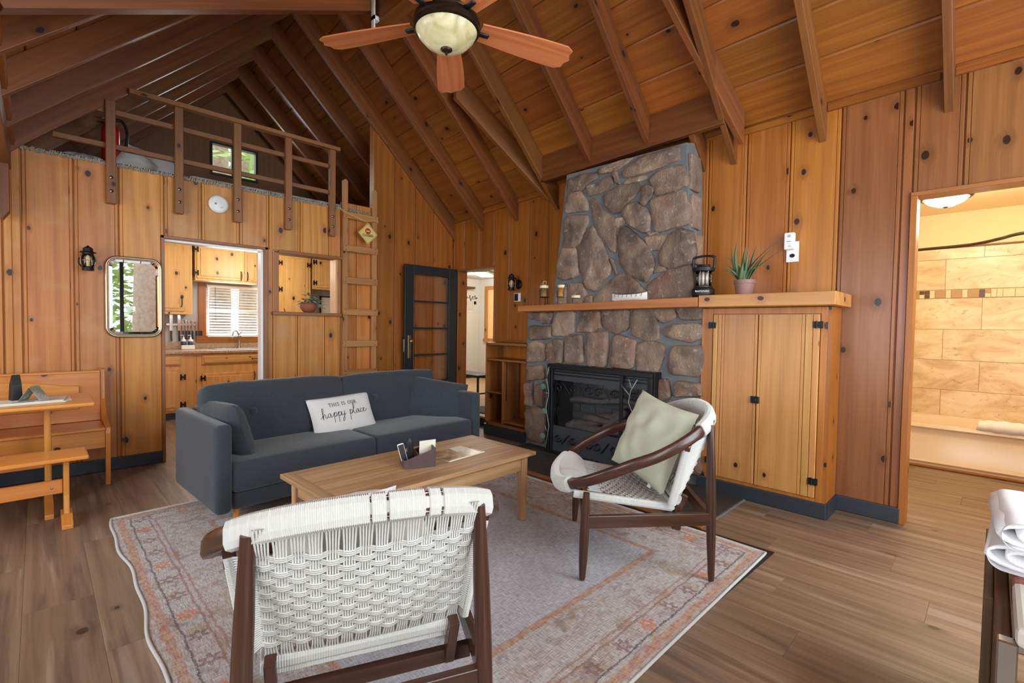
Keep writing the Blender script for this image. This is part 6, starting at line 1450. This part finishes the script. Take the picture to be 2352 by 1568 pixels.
# ---- crate bench with blanket and towels at the right edge
tr = empty('crate_bench', (1.90,-.245,0), 0, 'rustic wood and metal crate bench at the lower right edge', 'bench')
m = MB(); m.box(-.42,.36,.20,.225,.02,.60); m.build('side_board', WOld, tr, grain=(1,0,0), bevel=.004)
m = MB(); m.box(-.20,.40,.225,.245,.05,.585); m.build('side_slat', WOld, tr, grain=(0,0,1), bevel=.004)
for x in (-.44,.42):
    for y in (-.22,.205):
        MB().box(x-.016,x+.016,y-.016,y+.016,0,.60,.003).build('leg', M['steel'], tr)
MB().box(-.44,.44,-.24,.20,.575,.60,.004).build('seat', M['steel'], tr)
MB().box(-.43,-.40,-.20,.19,.10,.50,.003).build('drawer_front', WPale, tr, grain=(0,1,0))
MB().box(-.40,.40,-.21,.195,.08,.10).build('shelf', WOld, tr)
bk2 = empty('striped_blanket', (1.86,-.245,.60), 0, 'folded striped blanket in rust, grey and cream on the crate bench', 'blanket')
for i, (x0, x1, mt_) in enumerate(((-.43,-.16,M['blanket_c']),(-.16,-.06,M['blanket_a']),(-.06,.0,M['blanket_b']),(.0,.42,M['blanket_c']))):
    MB().box(x0,x1-.001,-.23,.195,.0,.045 if i else .044,.012).build('stripe', mt_, bk2)
sp_ = MB().box(-.36,-.22,-.12,.12,.0,.006,.003).build('metal_tray', M['chrome']); sp_.location = (1.86,-.24,.646); tag(sp_, 'shiny metal tray lying on the front of the striped blanket', 'tray')
for i, (z, w) in enumerate(((.646,.25),(.719,.23))):
    r = empty('rolled_towel', (1.93,-.14,z-.012 if i else z), 0, ('lower' if i == 0 else 'upper')+' folded white towel in the pile on the crate bench', 'towel', 'white towels on the crate bench')
    m = MB(); T = .036
    def path(k=0):
        pts = []
        for q in range(9): a = pi/2+pi*q/8; pts.append((-w*.38+T*math.cos(a), T+T*math.sin(a)))
        for q in range(9): a = -pi/2+pi*q/8; pts.append((w*.38+T*math.cos(a), T+T*math.sin(a)))
        return pts
    base_ = path(); n = len(base_)
    m.grid(lambda u, v: (base_[int(round(u*n))%n][0]+.004*noise.noise(Vector((u*9,v*5,i))), -.2+.36*v, base_[int(round(u*n))%n][1]+.004*noise.noise(Vector((u*7,v*6,i+4)))), n, 14, True); o = m.build('outer_fold', M['towel'], r, True); o.modifiers.new('s','SUBSURF').render_levels = 2
    spi = [(-w*.2+.06*math.cos(t)*(1-t/16)*1.6, T+.028*math.sin(t)*(1-t/18)) for t in [k_*.35 for k_ in range(38)]]
    m = MB(); m.grid(lambda u, v: (spi[min(37,int(round(u*37)))][0], -.19+.355*v, spi[min(37,int(round(u*37)))][1]), 38, 4); o = m.build('inner_roll', M['towel'], r, True); o.modifiers.new('s','SOLIDIFY').thickness = .009
    r.rotation_euler = (0,0,math.radians(-92+i*5))

# ================================================================ outside the windows
st(MB().box(-14,18,-14,18,-.35,-.3).build('ground', M['grass']))
def tree(x, y, h, r, label, fol=True, seed=0, low=1.2):
    t_ = empty('pine_tree', (x,y,-.3), 0, label, 'tree', 'pine trees outside the windows'); random.seed(seed); m = MB(); n = 26; k = 18; vs = []
    for i in range(n+1):
        for q in range(k):
            a = 2*pi*q/k; rr = r*(1-.5*i/n)*(1+.12*noise.noise(Vector((math.cos(a)*2.5,math.sin(a)*2.5,i*.5+seed)))+.05*(q % 2)); vs.append((rr*math.cos(a), rr*math.sin(a), h*i/n))
    m.add(vs, [(i*k+q, i*k+(q+1)%k, (i+1)*k+(q+1)%k, (i+1)*k+q) for i in range(n) for q in range(k)]); m.build('trunk', M['hide'], t_, True)
    if fol:
        m = MB()
        for i in range(3600 if y < 0 else 900):
            z = rnd(low,h); R_ = (1-(z-low)/(h-low))*1.9+.4; a = rnd(0,2*pi); rr = R_*math.sqrt(random.random()); c = Vector((rr*math.cos(a), rr*math.sin(a), z)); d = Vector((rnd(-1,1),rnd(-1,1),rnd(-.5,.3))).normalized()*.20; e = d.orthogonal().normalized()*.07
            m.add([c-d,c+e,c+d,c-e],[(0,1,2,3)])
        m.build('foliage', M['foliage'], t_, kind='stuff')
tree(2.12,-5.2,9,.40,'thick brown pine trunk outside the front window',False,3)
tree(.7,-9.5,9,.25,'leafy pine behind the thick trunk outside the front window',True,5,.8)
tree(5.4,-9.5,8,.22,'leafy pine far right outside the front window',True,6,.6)
tree(-3.6,-7.5,8,.22,'leafy pine far left outside the front window',True,7,.6)
tree(2.52,10.6,8,.20,'leafy pine outside the kitchen and loft windows',True,8,3.3)
tree(-1.2,10.4,7,.16,'slim pine outside the kitchen window at left',False,9)
tree(3.6,12.5,9,.25,'leafy pine farthest behind the kitchen window',True,10,3.6)
